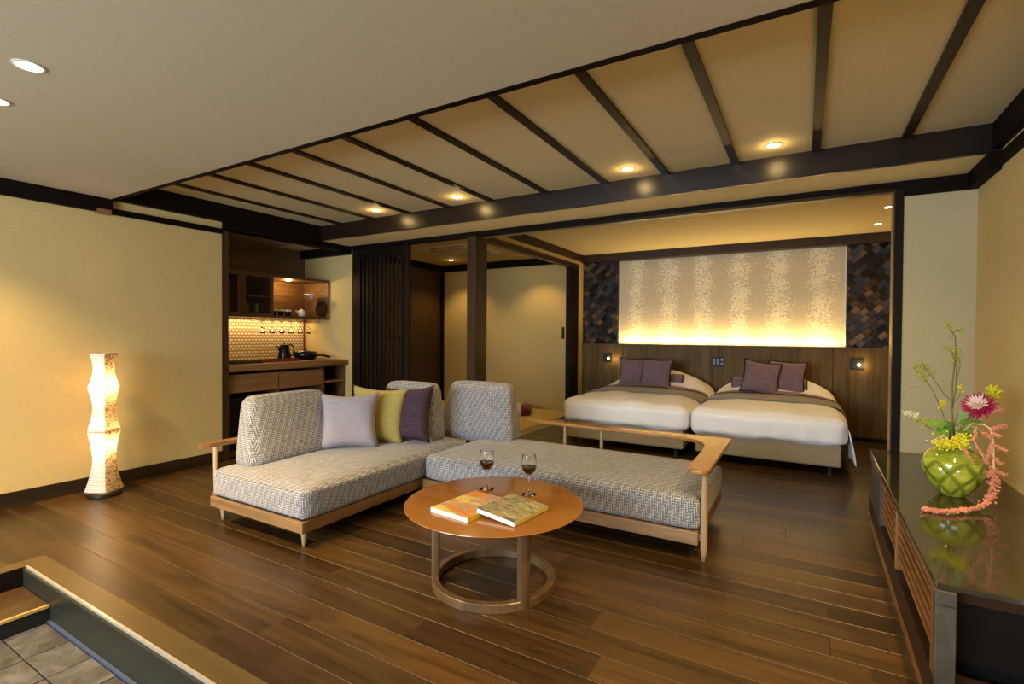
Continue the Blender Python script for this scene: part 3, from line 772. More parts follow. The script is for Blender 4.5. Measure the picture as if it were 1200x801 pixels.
velvet_cushion(-0.47, 6.72, 0.60, math.radians(9), rx, 0.15, 'mauve velvet cushion on the right bed, the tilted left one in front')
velvet_cushion(-0.20, 6.88, 0.60, math.radians(3), rx, -0.08, 'mauve velvet cushion on the right bed, the upright right one behind')
def bolster(x, y, z, L, label):
    t = thing('bolster', label, 'bolster', (x, y, z), 0, 'mauve bolsters')
    p = [(0.0001, -L / 2), (0.06, -L / 2 + 0.001), (0.073, -L / 2 + 0.008), (0.078, -L / 2 + 0.03), (0.078, L / 2 - 0.03), (0.073, L / 2 - 0.008), (0.06, L / 2 - 0.001), (0.0001, L / 2)]
    MB().lathe(p, 24).build('cover', M['velvet'], t, (0, 0, 0.078), (0, PI / 2, 0), True)
    for s in (-1, 1):
        MB().lathe([(0.070, -0.006), (0.078, 0), (0.070, 0.006)], 24).build('end_piping', M['piping'], t, (s * (L / 2 - 0.006), 0, 0.078), (0, PI / 2, 0), True)
bolster(-1.80, 7.02, 0.62, 0.80, 'mauve velvet bolster behind the cushions on the left bed')
bolster(-0.375, 7.02, 0.62, 0.84, 'mauve velvet bolster behind the cushions on the right bed')

# ------------------------------------------------------------------ modular sofa
def leg_mesh(h, r0, r1): return MB().lathe([(r1, 0), (r1 * 1.15, h * 0.3), (r0, h * 0.92), (r0, h)], 16, capb=True)
def back_cushion(w, h, lean, taper, parent, loc, rotz):
    def df(q):
        k = q.z / h
        q.x *= 1 - taper * k
        q.y = q.y * (1 - 0.42 * k) + lean * k
        return q
    return smooth_obj('back_cushion', softbox(w, 0.24, h, 0.055, (0.01, 0.03, 0.015), 14, df), M['sofa'], parent, loc, (0, 0, rotz))
# left section (runs away from the camera)
A = thing('sofa_section', 'left grey woven sofa section with oak frame, carrying the throw pillows', 'sofa', (-3.06, 1.94, 0), 0, 'modular sofa sections')
MB().box(-0.495, 0.485, 0.0, 0.03, 0.095, 0.165, 0, 0.006).build('front_rail', M['sofawood'], A); MB().box(-0.495, 0.485, 1.69, 1.72, 0.095, 0.165, 0, 0.006).build('back_rail', M['sofawood'], A)
for a, b2 in ((-0.495, -0.465), (0.455, 0.485)): MB().box(a, b2, 0.03, 1.69, 0.095, 0.165, 0, 0.005).build('side_rail', M['sofawood_y'], A)
MB().box(-0.465, 0.455, 0.03, 1.69, 0.13, 0.168).build('seat_deck', M['black'], A)
for x, y in ((-0.42, 0.05), (0.44, 0.05), (-0.42, 1.64), (0.44, 1.64)): leg_mesh(0.096, 0.021, 0.012).build('leg', M['sofaleg'], A, (x, y, 0), smooth=True)
def puff(q): return q
smooth_obj('seat_cushion', softbox(0.975, 1.70, 0.185, 0.032, (0.008, 0.008, 0.028), 22), M['sofa'], A, (-0.0, 0.86, 0.167))
back_cushion(0.82, 0.48, 0.10, 0.22, A, (-0.335, 0.545, 0.345), PI / 2)
back_cushion(0.70, 0.50, 0.06, 0.22, A, (-0.05, 1.53, 0.345), 0)
# arm rail of the left section
arm = [(-0.63, 0.02), (-0.615, -0.01), (-0.58, -0.015), (-0.555, 0.03), (-0.535, 0.22), (-0.53, 0.34), (-0.53, 1.45), (-0.565, 1.45), (-0.585, 0.5), (-0.62, 0.28)]
MB().prism(arm, 0.488, 0.515).build('arm_rail', M['sofawood_y'], A)
for y in (0.07, 0.95): MB().lathe([(0.012, 0.165), (0.015, 0.3), (0.017, 0.49)], 12).build('arm_post', M['sofaleg'], A, (-0.55, y, 0), smooth=True)
for y in (0.055, 0.935): MB().box(-0.565, -0.495, y, y + 0.03, 0.12, 0.165).build('post_bracket', M['sofawood'], A)
# right section (bench with the broad l shaped arm)
B = thing('sofa_section', 'right grey woven sofa bench with broad curved oak arm at its right end', 'sofa', (-1.525, 3.0, 0), 0, 'modular sofa sections')
MB().box(-1.02, 1.015, 0.0, 0.03, 0.095, 0.172, 0, 0.006).build('front_rail', M['sofawood'], B); MB().box(-1.02, 1.015, 0.92, 0.95, 0.095, 0.172, 0, 0.006).build('back_rail', M['sofawood'], B)
for a, b2 in ((-1.02, -0.99), (0.985, 1.015)): MB().box(a, b2, 0.03, 0.92, 0.095, 0.172, 0, 0.005).build('side_rail', M['sofawood_y'], B)
MB().box(-0.99, 0.985, 0.03, 0.92, 0.13, 0.173).build('seat_deck', M['black'], B)
for x, y in ((-0.96, 0.06), (-0.96, 0.9), (0.93, 0.9)): leg_mesh(0.096, 0.021, 0.012).build('leg', M['sofaleg'], B, (x, y, 0), smooth=True)
smooth_obj('seat_cushion', softbox(2.035, 0.92, 0.185, 0.032, (0.008, 0.008, 0.028), 22), M['sofa'], B, (0.0, 0.475, 0.173))
MB().lathe([(0.011, 0), (0.019, 0.07), (0.021, 0.25), (0.017, 0.40), (0.013, 0.51)], 16, capb=True).build('leg', M['sofaleg'], B, (1.042, 0.04, 0), smooth=True)
MB().box(1.0, 1.045, 0.025, 0.055, 0.12, 0.16).build('post_bracket', M['sofawood'], B)
xr, xl = 1.070, 0.945
arm = [(xl + 0.008, 0.0), (xl + 0.03, -0.02), (xr - 0.03, -0.02), (xr - 0.006, 0.0), (xr, 0.03), (xr + 0.0, 1.04), (xr - 0.02, 1.06), (-0.5, 1.06), (-0.67, 1.05)]
arm += [(-0.67, 0.99), (-0.3, 0.955), (0.3, 0.94), (0.66, 0.925), (0.78, 0.90), (0.86, 0.855), (0.905, 0.79), (0.93, 0.70), (xl - 0.003, 0.5), (xl, 0.1)]
o = MB().prism(arm, 0.508, 0.534).build('arm_rail', M['sofawood_y'], B)
o.data.materials.clear(); o.data.materials.append(wood('arm_oak', (0.22, 0.10, 0.022), (0.34, 0.165, 0.042), 'y', 0.3, 1, 0.8, coat=0.2, bmp=0.03))
md = o.modifiers.new('b', 'BEVEL'); md.width = 0.008; md.segments = 3; md.limit_method = 'ANGLE'
for u in (-0.259, 0.075): MB().lathe([(0.014, 0.17), (0.016, 0.35), (0.013, 0.51)], 12).build('arm_post', M['sofaleg'], B, (u, 0.985, 0), smooth=True)
for u in (-0.259, 0.075, 0.90): MB().box(u - 0.012, u + 0.012, 0.94, 1.0, 0.12, 0.17).build('post_bracket', M['sofawood'], B)
MB().lathe([(0.014, 0.13), (0.016, 0.35), (0.013, 0.51)], 12).build('arm_post', M['sofaleg'], B, (0.9, 0.985, 0), smooth=True)
back_cushion(0.82, 0.50, 0.07, 0.22, B, (-1.06, 0.82, 0.345), 0)

def throw(name, label, x, y, z, w, rx_, ry, rz, mat, seed):
    o = tag(smooth_obj(name, pillow(w, w, 0.16, 18, 0.15, seed), M[mat], None, (x, y, z)), label, 'pillow')
    o.rotation_euler = (math.radians(rx_), math.radians(ry), math.radians(rz)); return o
throw('throw_pillow', 'lavender grey throw pillow leaning at the front of the left sofa', -3.14, 2.80, 0.365, 0.47, -18, 0, 44, 'lav', 2)
throw('throw_pillow', 'mustard yellow throw pillow between the lavender and purple ones', -3.13, 3.06, 0.365, 0.50, -18, 3, 30, 'mustard', 4)
throw('throw_pillow', 'deep purple flecked throw pillow against the rear back cushion', -2.94, 3.22, 0.365, 0.50, -17, -4, 12, 'purple', 6)

# ------------------------------------------------------------------ coffee table, books, glasses
TX, TY, TZ = -1.40, 2.225, 0.42
t = thing('coffee_table', 'low round cherry wood coffee table on a ring base', 'table', (TX, TY, 0))
MB().lathe([(0.0001, TZ - 0.020), (0.40, TZ - 0.020), (0.452, TZ - 0.012), (0.465, TZ - 0.004), (0.464, TZ - 0.001), (0.460, TZ), (0.0001, TZ)], 96).build('tabletop', M['tabletop'], t)
auto_smooth(t.children[0], 30)
MB().lathe([(0.288, 0.0), (0.322, 0.0), (0.324, 0.004), (0.324, 0.041), (0.320, 0.045), (0.290, 0.045), (0.286, 0.041), (0.286, 0.004), (0.288, 0.0)], 72).build('base_ring', M['tableleg'], t)
auto_smooth(t.children[1], 40)
import mathutils
def leg_at(ang, w=0.028):
    x, y = 0.305 * math.cos(ang), 0.305 * math.sin(ang)
    o = MB().box(-0.019, 0.019, -w, w, 0.0, TZ - 0.0205, 0, 0.006).build('leg', M['tableleg'], t, (x, y, 0), (0, 0, ang)); auto_smooth(o, 40)
leg_at(math.radians(212)); leg_at(math.radians(-30)); leg_at(math.radians(88))
def cover_mat(name, cols, seed, sc):
    m, nt, b = nodes(name); v = coords(nt, (1, 2.2, 1)); mp = N(nt, 'ShaderNodeMapping'); mp.inputs['Location'].default_value = (seed, seed * 2, 0)
    nt.links.new(v, mp.inputs[0]); f = noise(nt, mp.outputs[0], sc, 5, 0.65, 0.8)
    n = len(cols); c = ramp(nt, f, [(0.40 + 0.20 * i / (n - 1), c_) for i, c_ in enumerate(cols)])
    nt.links.new(c, b.inputs['Base Color']); b.inputs['Roughness'].default_value = 0.35; return m
def book(label, corner, ang, w, h, th, z, mat, tilt=0.0, spine=(0.6, 0.4, 0.02)):
    t = thing('book', label, 'book', (corner[0], corner[1], z), ang, 'books on the coffee table')
    t.rotation_euler = (0, tilt, ang)
    MB().box(0.001, w - 0.002, 0.0015, h - 0.001, 0.0016, th - 0.0016).build('page_block', M['paper'], t)
    MB().box(0, w, 0, h, th - 0.0015, th).build('front_cover', mat, t)
    MB().box(0, w, 0, h, 0, 0.0015).build('back_cover', M['white'], t)
    MB().box(w, w + 0.0015, 0, h, 0, th).build('spine', plain('spine_colour', spine, 0.4), t)
ang1 = math.atan2(1.89 - 1.923, -1.327 + 1.582) 
book('paperback with an orange and grey landscape painting on its cover', (-1.590, 1.935), math.radians(-7), 0.245, 0.335, 0.022, TZ + 0.0005,
     cover_mat('orange_painting', [(0.62, 0.22, 0.03), (0.68, 0.36, 0.12), (0.36, 0.27, 0.25), (0.66, 0.42, 0.15), (0.72, 0.62, 0.16)], 0.3, 5))
book('paperback with a green and violet painted cover lying over the orange one', (-1.352, 1.99), math.radians(-6), 0.225, 0.285, 0.021, TZ + 0.0235,
     cover_mat('garden_painting', [(0.10, 0.13, 0.05), (0.20, 0.19, 0.22), (0.30, 0.31, 0.10), (0.42, 0.28, 0.12), (0.22, 0.20, 0.28), (0.55, 0.5, 0.16)], 2.7, 17), 0.088, (0.5, 0.42, 0.12))
def wine_glass(x, y, label):
    t = thing('wine_glass', label, 'glass', (x, y, TZ + 0.001), 0, 'red wine glasses')
    sc = 1.10
    o = [(0.0001, 0.0), (0.033, 0.0), (0.035, 0.0005), (0.0353, 0.0012), (0.0345, 0.002), (0.030, 0.0028), (0.012, 0.006), (0.0045, 0.014), (0.0035, 0.03), (0.0035, 0.085), (0.006, 0.095), (0.018, 0.105), (0.030, 0.122), (0.0355, 0.142), (0.0345, 0.165), (0.0303, 0.1985), (0.0301, 0.1998), (0.0298, 0.20), (0.0294, 0.1998), (0.0292, 0.1985),
         (0.0333, 0.165), (0.0345, 0.142), (0.029, 0.1225), (0.0175, 0.106), (0.0001, 0.0985)]
    MB().lathe([(r * 1.22, z * sc) for r, z in o], 32, capb=True, capt=True).build('bowl', M['glass'], t, smooth=True)
    w = [(0.0001, 0.0995), (0.0168, 0.1068), (0.0282, 0.1228), (0.0336, 0.141), (0.0001, 0.141)]
    MB().lathe([(r * 1.22, z * sc) for r, z in w], 32, capb=True, capt=True).build('wine', M['wine'], t)
    auto_smooth(t.children[1], 60)
wine_glass(-1.551, 2.385, 'left wine glass holding red wine on the coffee table')
wine_glass(-1.300, 2.425, 'right wine glass holding red wine on the coffee table')

# ------------------------------------------------------------------ paper floor lamp
t = thing('floor_lamp', 'tall waisted paper floor lamp glowing beside the left wall', 'lamp', (-4.80, 1.80, 0))
MB().lathe([(0.0001, 0), (0.105, 0), (0.112, 0.008), (0.112, 0.03), (0.10, 0.04), (0.0001, 0.04)], 36).build('base', plain('lamp_base_black', (0.012, 0.008, 0.006), 0.35), t)
prof = []
segs = [(0.045, 0.52, 0.116, 0.098, 0.068, 0.30), (0.52, 0.862, 0.098, 0.092, 0.066, 0.69), (0.862, 1.135, 0.092, 0.084, 0.062, 1.04)]
for (z0, z1, ra, rb, rm, zm) in segs:
    for k in range(13):
        z = z0 + (z1 - z0) * k / 12; s = (z - z0) / (z1 - z0); lin = ra + (rb - ra) * s
        mid = 1 - (abs(2 * s - 1)) ** 1.7
        prof.append((lin - (((ra + rb) / 2) - rm) * mid, z))
a0 = math.atan2(-1.8, 4.8) + 0.05
V = []; F = []; FM = []; n = 32
for (r_, z) in prof:
    for k in range(n):
        a = 2 * PI * k / n; c_, s_ = abs(math.cos(2 * (a / 1) / 1)), 0
        # rounded square section, corner towards the room
        q = (abs(math.cos(a)) ** 1.25 + abs(math.sin(a)) ** 1.25) ** (-1 / 1.25) * 1.0
        V.append((r_ * 1.08 * q * math.cos(a + a0), r_ * 1.08 * q * math.sin(a + a0), z))
for i in range(len(prof) - 1):
    for k in range(n):
        F.append((i * n + k, i * n + (k + 1) % n, (i + 1) * n + (k + 1) % n, (i + 1) * n + k)); FM.append(0 if (k // 8) % 2 == 1 else 1)
o = new_obj('lamp_shade', mesh_from(V, F, [M['lamptan'], M['lampwhite']], FM, True), t)
FM = [1 if (k // 8) in (1, 3) else 0 for i in range(len(prof) - 1) for k in range(n)]
for p, i in zip(o.data.polygons, [0 if (k // 8) in (0, 2) else 1 for _ in range(len(prof) - 1) for k in range(n)]): p.material_index = i
for z in (0.05, 0.52, 0.862, 1.133):
    r_ = min(prof, key=lambda p: abs(p[1] - z))[0] * 1.08
    pts = []
    for k in range(n + 1):
        a = 2 * PI * k / n; q = (abs(math.cos(a)) ** 1.25 + abs(math.sin(a)) ** 1.25) ** (-1 / 1.25)
        pts.append((r_ * q * math.cos(a + a0), r_ * q * math.sin(a + a0), z))
    MB().tube(pts, 0.0016, 5, cap=False).build('shade_wire', plain('lamp_wire', (0.35, 0.2, 0.08), 0.5), t)
MB().tube([(0, 0, 0.04), (0, 0, 0.78)], 0.006, 8).build('pole', M['steel'], t)
for z in (0.37, 0.83):
    MB().lathe([(0.0001, z - 0.03), (0.014, z - 0.025), (0.025, z), (0.018, z + 0.02), (0.0001, z + 0.028)], 16).build('bulb', emit('bulb_glow', (1, 0.78, 0.45), 12), t, smooth=True)
    light('POINT', 'lamp', (0, 0.0, z + 0.05), 8, (1, 0.74, 0.38), parent=t, shadow_soft_size=0.03)

# ------------------------------------------------------------------ lacquered sideboard on the right
th = -0.01375
sb = thing('sideboard', 'long low lacquered sideboard with slatted front along the right wall', 'cabinet', (0.392, 2.16, 0), th)
LN = 2.33; ZT = 0.48
# local x to the right (into the cabinet), local y away from the camera
MB().box(0.0, 0.60, 0.0, LN, ZT - 0.022, ZT, 0, 0.003).build('top', M['lacquer'], sb)
MB().box(0.004, 0.045, 0.01, LN, ZT - 0.052, ZT - 0.0225).build('top_rail', M['cabwood'], sb)
MB().box(0.004, 0.05, 0.01, LN, 0.0, 0.144).build('bottom_rail', M['cabdark'], sb)
MB().box(-0.006, 0.003, 0.0, LN, 0.0, 0.02).build('skirting', M['cabwood'], sb)
for a, b2 in ((0.012, 0.085), (0.945, 0.975)): MB().box(0.002, 0.046, a, b2, 0.145, ZT - 0.053, 0, 0.002).build('stile', M['cabwood_z'], sb)
MB().box(0.0, 0.046, 1.62, 2.12, 0.145, ZT - 0.053).build('end_panel', plain('end_panel_grey', (0.07, 0.055, 0.05), 0.5), sb)
for k in range(5):
    z = 0.218 + k * 0.044
    MB().box(0.008, 0.030, 0.086, 0.944, z - 0.007, z + 0.008, 0, 0.002).build('slat', M['cabwood'], sb)
    MB().box(0.008, 0.030, 0.976, 1.619, z - 0.007, z + 0.008, 0, 0.002).build('slat', M['cabwood'], sb)
MB().box(0.055, 0.06, 0.02, LN, 0.0, ZT - 0.03).build('inner_panel', M['black'], sb)
MB().box(-0.001, 0.054, -0.010, 0.011, 0, ZT - 0.072, 0, 0.003).build('corner_post', M['iron'], sb)
MB().box(-0.002, 0.055, -0.012, 0.012, ZT - 0.071, ZT - 0.0225, 0, 0.003).build('post_cap', M['iron'], sb)
MB().box(0.056, 0.60, 0.06, 0.075, ZT - 0.075, ZT - 0.0235).build('end_rail', M['cabdark'], sb)
MB().box(0.056, 0.60, 0.12, 0.125, 0.0, ZT - 0.03).build('back_panel', M['blackgloss'], sb)
MB().box(0.056, 0.60, 0.06, 0.075, 0.10, 0.15).build('lower_rail', M['cabdark'], sb)

# ------------------------------------------------------------------ vase and flowers
VX, VY = 0.679, 3.40
vp = [(0.0001, 0.0), (0.046, 0.0), (0.052, 0.003), (0.070, 0.02), (0.098, 0.058), (0.122, 0.105), (0.1325, 0.15), (0.128, 0.185), (0.108, 0.22), (0.076, 0.244), (0.050, 0.256), (0.046, 0.262)]
def interp(z):
    for (r0, z0), (r1, z1) in zip(vp, vp[1:]):
        if z0 <= z <= z1 and z1 > z0:
            t_ = (z - z0) / (z1 - z0); return r0 + (r1 - r0) * t_
    return 0.046
V = []; F = []; PO = []; n = 112; nz = 64; H = 0.262
for j in range(nz + 1):
    z = H * j / nz; rb = sum(interp(min(H, max(0.001, z + e))) for e in (-0.008, -0.004, 0, 0.004, 0.008)) / 5 if 0.01 < z < H - 0.01 else interp(max(z, 0.001))
    for k in range(n):
        a = 2 * PI * k / n
        # pressed diamond facets below the shoulder, fine rings above
        u = a * 7 / (2 * PI) + 0.1; v = z / 0.125
        p, q = (u + v) % 1, (u - v) % 1
        d = min(p, 1 - p, q, 1 - q); f = min(1, d / 0.22)
        if z < 0.185:
            r_ = rb * (0.945 + 0.055 * f ** 0.7) if z > 0.006 else rb; po = 1 - f
        else: r_ = rb * (1 + 0.006 * math.sin(z * 2 * PI / 0.0095)); po = 0.35 + 0.3 * math.sin(z * 2 * PI / 0.0095)
        V.append((r_ * math.cos(a), r_ * math.sin(a), z)); PO.append(max(0, min(1, po)))
for j in range(nz):
    for k in range(n):
        F.append((j * n + k, j * n + (k + 1) % n, (j + 1) * n + (k + 1) % n, (j + 1) * n + k))
F.append(tuple(range(n)))
t = thing('vase', 'round green glass vase with diamond facets on the sideboard', 'vase', (VX, VY, ZT + 0.0005))
me = mesh_from(V, F, M['vase'], None, True)
at = me.attributes.new('pool', 'FLOAT', 'POINT')
for i, p in enumerate(PO): at.data[i].value = p
new_obj('body', me, t)
MB().lathe([(0.044, 0.250), (0.045, 0.266), (0.050, 0.266), (0.049, 0.256)], 40).build('rim', M['vase'], t, smooth=True)
G = {'stem': plain('green_stem', (0.16, 0.17, 0.04), 0.6), 'twig': plain('brown_twig', (0.17, 0.14, 0.05), 0.7), 'bud': plain('yellow_green_bud', (0.42, 0.42, 0.05), 0.6),
     'leaf': plain('leaf_green', (0.17, 0.34, 0.05), 0.45, vary=0.3), 'yellow': plain('yellow_blossom', (0.72, 0.68, 0.02), 0.6), 'ama': plain('coral_amaranth', (0.56, 0.22, 0.14), 0.8, vary=0.25),
     'amas': plain('amaranth_stem', (0.60, 0.42, 0.20), 0.6), 'mag': plain('magenta_petal', (0.36, 0.015, 0.07), 0.5), 'pale': plain('pale_petal', (0.80, 0.62, 0.56), 0.5), 'wht': plain('white_bud', (0.62, 0.66, 0.42), 0.6)}
def blob(mb, p, r_, rnd, mi=0):
    v = [(1, 0, 0), (-1, 0, 0), (0, 1, 0), (0, -1, 0), (0, 0, 1), (0, 0, -1)]
    q = Matrix.Rotation(rnd.random() * 6, 3, 'X') @ Matrix.Rotation(rnd.random() * 6, 3, 'Y')
    mb.add([Vector(p) + (q @ Vector(x)) * r_ * rnd.uniform(0.7, 1.2) for x in v], [(0, 2, 4), (2, 1, 4), (1, 3, 4), (3, 0, 4), (2, 0, 5), (1, 2, 5), (3, 1, 5), (0, 3, 5)], mi)
def florets(path_pts, count, spread, r_, seed):
    rnd = random.Random(seed); mb = MB()
    for k in range(int(count * 1.7)):
        i = rnd.randrange(len(path_pts) - 1) if len(path_pts) > 1 else 0
        if len(path_pts) > 1: p = Vector(path_pts[i]).lerp(Vector(path_pts[i + 1]), rnd.random())
        else: p = Vector(path_pts[0])
        d = Vector((rnd.gauss(0, 1), rnd.gauss(0, 1), rnd.gauss(0, 1))) * spread
        blob(mb, p + d, r_, rnd)
    return mb
def rel(pts, base, dy=None):
    out = []
    for i, p in enumerate(pts): out.append((p[0] - base[0], p[1] - base[1], p[2] - base[2]))
    return out
base = (VX, VY, ZT + 0.24)
root = (VX, VY, ZT + 0.19)
def branch(name, label, lines, buds, cat='branch'):
    t = thing(name, label, cat, base, 0)
    for pts, r0, r1, m in lines:
        q = rel([root] + list(pts) if pts[0][2] <= 0.86 and cat else pts, base); n = len(q)
        MB().tube(q, [r0 + (r1 - r0) * i / (n - 1) for i in range(n)], 7).build('stem', G[m], t, smooth=True)
    for pts, cnt, spr, rr, m, sd in buds: florets(rel(pts, base), cnt, spr, rr, sd).build('bud_cluster', G[m], t)['kind'] = 'stuff'
    return t
branch('budding_branch', 'tallest upright budding branch in the green vase', [
    ([(0.683, 3.41, 0.80), (0.669, 3.4, 0.923), (0.67, 3.4, 1.057), (0.677, 3.4, 1.168), (0.681, 3.4, 1.234), (0.677, 3.4, 1.301), (0.656, 3.4, 1.349), (0.642, 3.4, 1.372)], 0.0048, 0.002, 'twig'),
    ([(0.672, 3.4, 0.93), (0.688, 3.42, 1.036), (0.689, 3.42, 1.146), (0.681, 3.41, 1.226)], 0.0035, 0.002, 'stem'),
    ([(0.688, 3.42, 1.06), (0.706, 3.43, 1.156), (0.699, 3.43, 1.191)], 0.002, 0.0015, 'twig'),
    ([(0.678, 3.4, 1.208), (0.651, 3.39, 1.238), (0.626, 3.38, 1.256)], 0.0025, 0.0015, 'twig'),
    ([(0.67, 3.4, 1.327), (0.703, 3.41, 1.341)], 0.002, 0.0012, 'twig'),
    ([(0.672, 3.4, 0.955), (0.705, 3.42, 0.997), (0.704, 3.42, 1.032)], 0.002, 0.0012, 'stem')],
    [([(0.642, 3.4, 1.372), (0.66, 3.4, 1.345)], 16, 0.008, 0.005, 'bud', 1), ([(0.69, 3.41, 1.337), (0.705, 3.41, 1.342)], 12, 0.006, 0.005, 'bud', 2), ([(0.63, 3.385, 1.255), (0.645, 3.39, 1.245)], 12, 0.006, 0.0045, 'bud', 3),
     ([(0.672, 3.4, 1.20), (0.688, 3.41, 1.24)], 40, 0.011, 0.005, 'bud', 4), ([(0.665, 3.4, 1.165), (0.705, 3.42, 1.19)], 30, 0.009, 0.0045, 'bud', 5), ([(0.660, 3.4, 1.30)], 8, 0.006, 0.004, 'bud', 6), ([(0.704, 3.42, 1.035)], 14, 0.009, 0.0055, 'yellow', 7)])
branch('budding_branch', 'left-leaning budding branch, the farther left of the two slanting ones', [
    ([(0.665, 3.40, 0.80), (0.624, 3.40, 0.929), (0.592, 3.39, 1.016), (0.545, 3.38, 1.095), (0.504, 3.37, 1.144)], 0.0035, 0.0015, 'stem')],
    [([(0.504, 3.37, 1.144), (0.51, 3.37, 1.135)], 12, 0.007, 0.005, 'bud', 11), ([(0.525, 3.375, 1.12), (0.56, 3.385, 1.07)], 34, 0.008, 0.005, 'bud', 12), ([(0.625, 3.4, 0.94), (0.635, 3.4, 0.97)], 22, 0.009, 0.0055, 'yellow', 13)])
branch('budding_branch', 'slanting budding twig close to the upright branch', [
    ([(0.672, 3.405, 0.85), (0.668, 3.4, 0.968), (0.633, 3.4, 1.01), (0.601, 3.4, 1.066), (0.555, 3.4, 1.137), (0.537, 3.4, 1.154)], 0.003, 0.0015, 'twig')],
    [([(0.537, 3.4, 1.154), (0.555, 3.4, 1.137), (0.585, 3.4, 1.095)], 60, 0.009, 0.005, 'bud', 15)])
branch('white_flower_spray', 'low white-budded spray reaching left over the sideboard', [
    ([(0.655, 3.38, 0.79), (0.585, 3.36, 0.82), (0.53, 3.35, 0.858), (0.474, 3.34, 0.895)], 0.003, 0.0015, 'stem'),
    ([(0.66, 3.39, 0.80), (0.61, 3.38, 0.845), (0.56, 3.37, 0.875)], 0.0025, 0.0015, 'stem')],
    [([(0.470, 3.34, 0.898), (0.52, 3.35, 0.885)], 60, 0.008, 0.0055, 'wht', 21), ([(0.50, 3.345, 0.875), (0.565, 3.36, 0.835)], 40, 0.010, 0.005, 'bud', 22), ([(0.56, 3.37, 0.872), (0.58, 3.37, 0.85)], 20, 0.01, 0.004, 'bud', 23)], 'flower')
branch('yellow_flower_spray', 'bright yellow blossom cluster spilling over the vase rim', [
    ([(0.675, 3.36, 0.77), (0.665, 3.32, 0.79), (0.650, 3.30, 0.775)], 0.0025, 0.0015, 'stem')],
    [([(0.59, 3.31, 0.765), (0.63, 3.29, 0.755), (0.68, 3.28, 0.775), (0.70, 3.29, 0.80)], 150, 0.016, 0.0065, 'yellow', 31)], 'flower')
branch('yellow_flower_spray', 'small yellow blossom sprig standing above the red chrysanthemum', [
    ([(0.70, 3.43, 0.80), (0.78, 3.46, 0.93), (0.835, 3.46, 1.00)], 0.0022, 0.0013, 'stem')],
    [([(0.845, 3.46, 1.045), (0.836, 3.46, 0.985)], 80, 0.012, 0.0065, 'yellow', 33)], 'flower')
# chrysanthemum
t = thing('chrysanthemum', 'magenta chrysanthemum with pale cream centre in the vase', 'flower', base)
MB().tube(rel([root, (0.69, 3.39, 0.80), (0.72, 3.37, 0.88), (0.755, 3.36, 0.94)], base), 0.0035, 7).build('stem', G['stem'], t, smooth=True)
fc = Vector((0.765 - VX, 3.345 - VY, 0.955 - base[2])); ax = Vector((-0.38, -0.75, 0.52)).normalized()
e1 = ax.orthogonal().normalized(); e2 = ax.cross(e1)
rnd = random.Random(5)
for ring, (cnt, L, up_, mi, w_) in enumerate(((22, 0.070, -0.15, 'mag', 0.013), (20, 0.066, 0.10, 'mag', 0.012), (20, 0.058, 0.32, 'mag', 0.011), (18, 0.048, 0.55, 'pale', 0.009), (16, 0.036, 0.8, 'pale', 0.008), (12, 0.022, 1.1, 'pale', 0.007))):
    for k in range(cnt):
        a = 2 * PI * (k + 0.5 * (ring % 2)) / cnt + rnd.uniform(-0.08, 0.08); l = L * rnd.uniform(0.85, 1.15)
        d = (e1 * math.cos(a) + e2 * math.sin(a)); side = ax.cross(d)
        pts = []
        for s, ww in ((0.0, 0.3), (0.35, 0.9), (0.75, 1.0), (1.0, 0.25)):
            c = fc + d * (l * s * math.cos(up_)) + ax * (l * s * math.sin(up_) + 0.010 * s * s + 0.004 * ring)
            pts += [c + side * w_ * ww * 0.5 + ax * 0.002, c, c - side * w_ * ww * 0.5 + ax * 0.002]
        F = []
        for j in range(3):
            for i in range(2): F.append((j * 3 + i, j * 3 + i + 1, (j + 1) * 3 + i + 1, (j + 1) * 3 + i))
        o = new_obj('petal', mesh_from(pts, F, G[mi], None, True), t)
# leaves
def leaf(parent, p, d, up_, L, wd):
    p, d, up_ = Vector(p), Vector(d).normalized(), Vector(up_).normalized(); s = d.cross(up_).normalized()
    prof_ = [(0, 0.05), (0.2, 0.6), (0.38, 0.45), (0.55, 0.95), (0.7, 0.6), (0.85, 0.5), (1.0, 0.03)]
    V = []; F = []
    for t_, w_ in prof_:
        c = p + d * L * t_ + up_ * (-0.02 * t_ * t_)
        V += [c + s * wd * w_ + up_ * 0.004, c, c - s * wd * w_ + up_ * 0.004]
    for j in range(len(prof_) - 1):
        for i in range(2): F.append((j * 3 + i, j * 3 + i + 1, (j + 1) * 3 + i + 1, (j + 1) * 3 + i))
    new_obj('leaf', mesh_from(V, F, G['leaf'], None, True), parent)
t = thing('leafy_stem', 'green lobed leaves gathered at the mouth of the vase', 'foliage', base)
MB().tube([(0.0, 0, -0.05), (-0.005, -0.01, 0.10), (0.01, -0.02, 0.19)], 0.003, 7).build('stem', G['stem'], t, smooth=True)
for p, d, L, w_ in (((-0.01, -0.02, 0.13), (-1, -0.35, 0.05), 0.115, 0.042), ((-0.01, -0.02, 0.12), (-0.9, -0.5, -0.35), 0.09, 0.036), ((0.0, -0.02, 0.13), (-0.35, -0.8, 0.25), 0.085, 0.034), ((0.02, -0.02, 0.15), (0.3, -0.3, 1.0), 0.08, 0.024),
                    ((0.02, -0.02, 0.15), (0.9, -0.5, 0.25), 0.095, 0.026), ((0.02, -0.02, 0.12), (0.8, -0.7, -0.1), 0.095, 0.036), ((0.02, -0.03, 0.11), (0.5, -0.9, -0.5), 0.085, 0.036), ((0.01, -0.03, 0.10), (0.1, -0.9, 0.1), 0.075, 0.034), ((0.02, 0.0, 0.13), (0.9, 0.3, 0.3), 0.10, 0.032)):
    leaf(t, p, d, (0.1, -0.5, 0.85), L, w_)
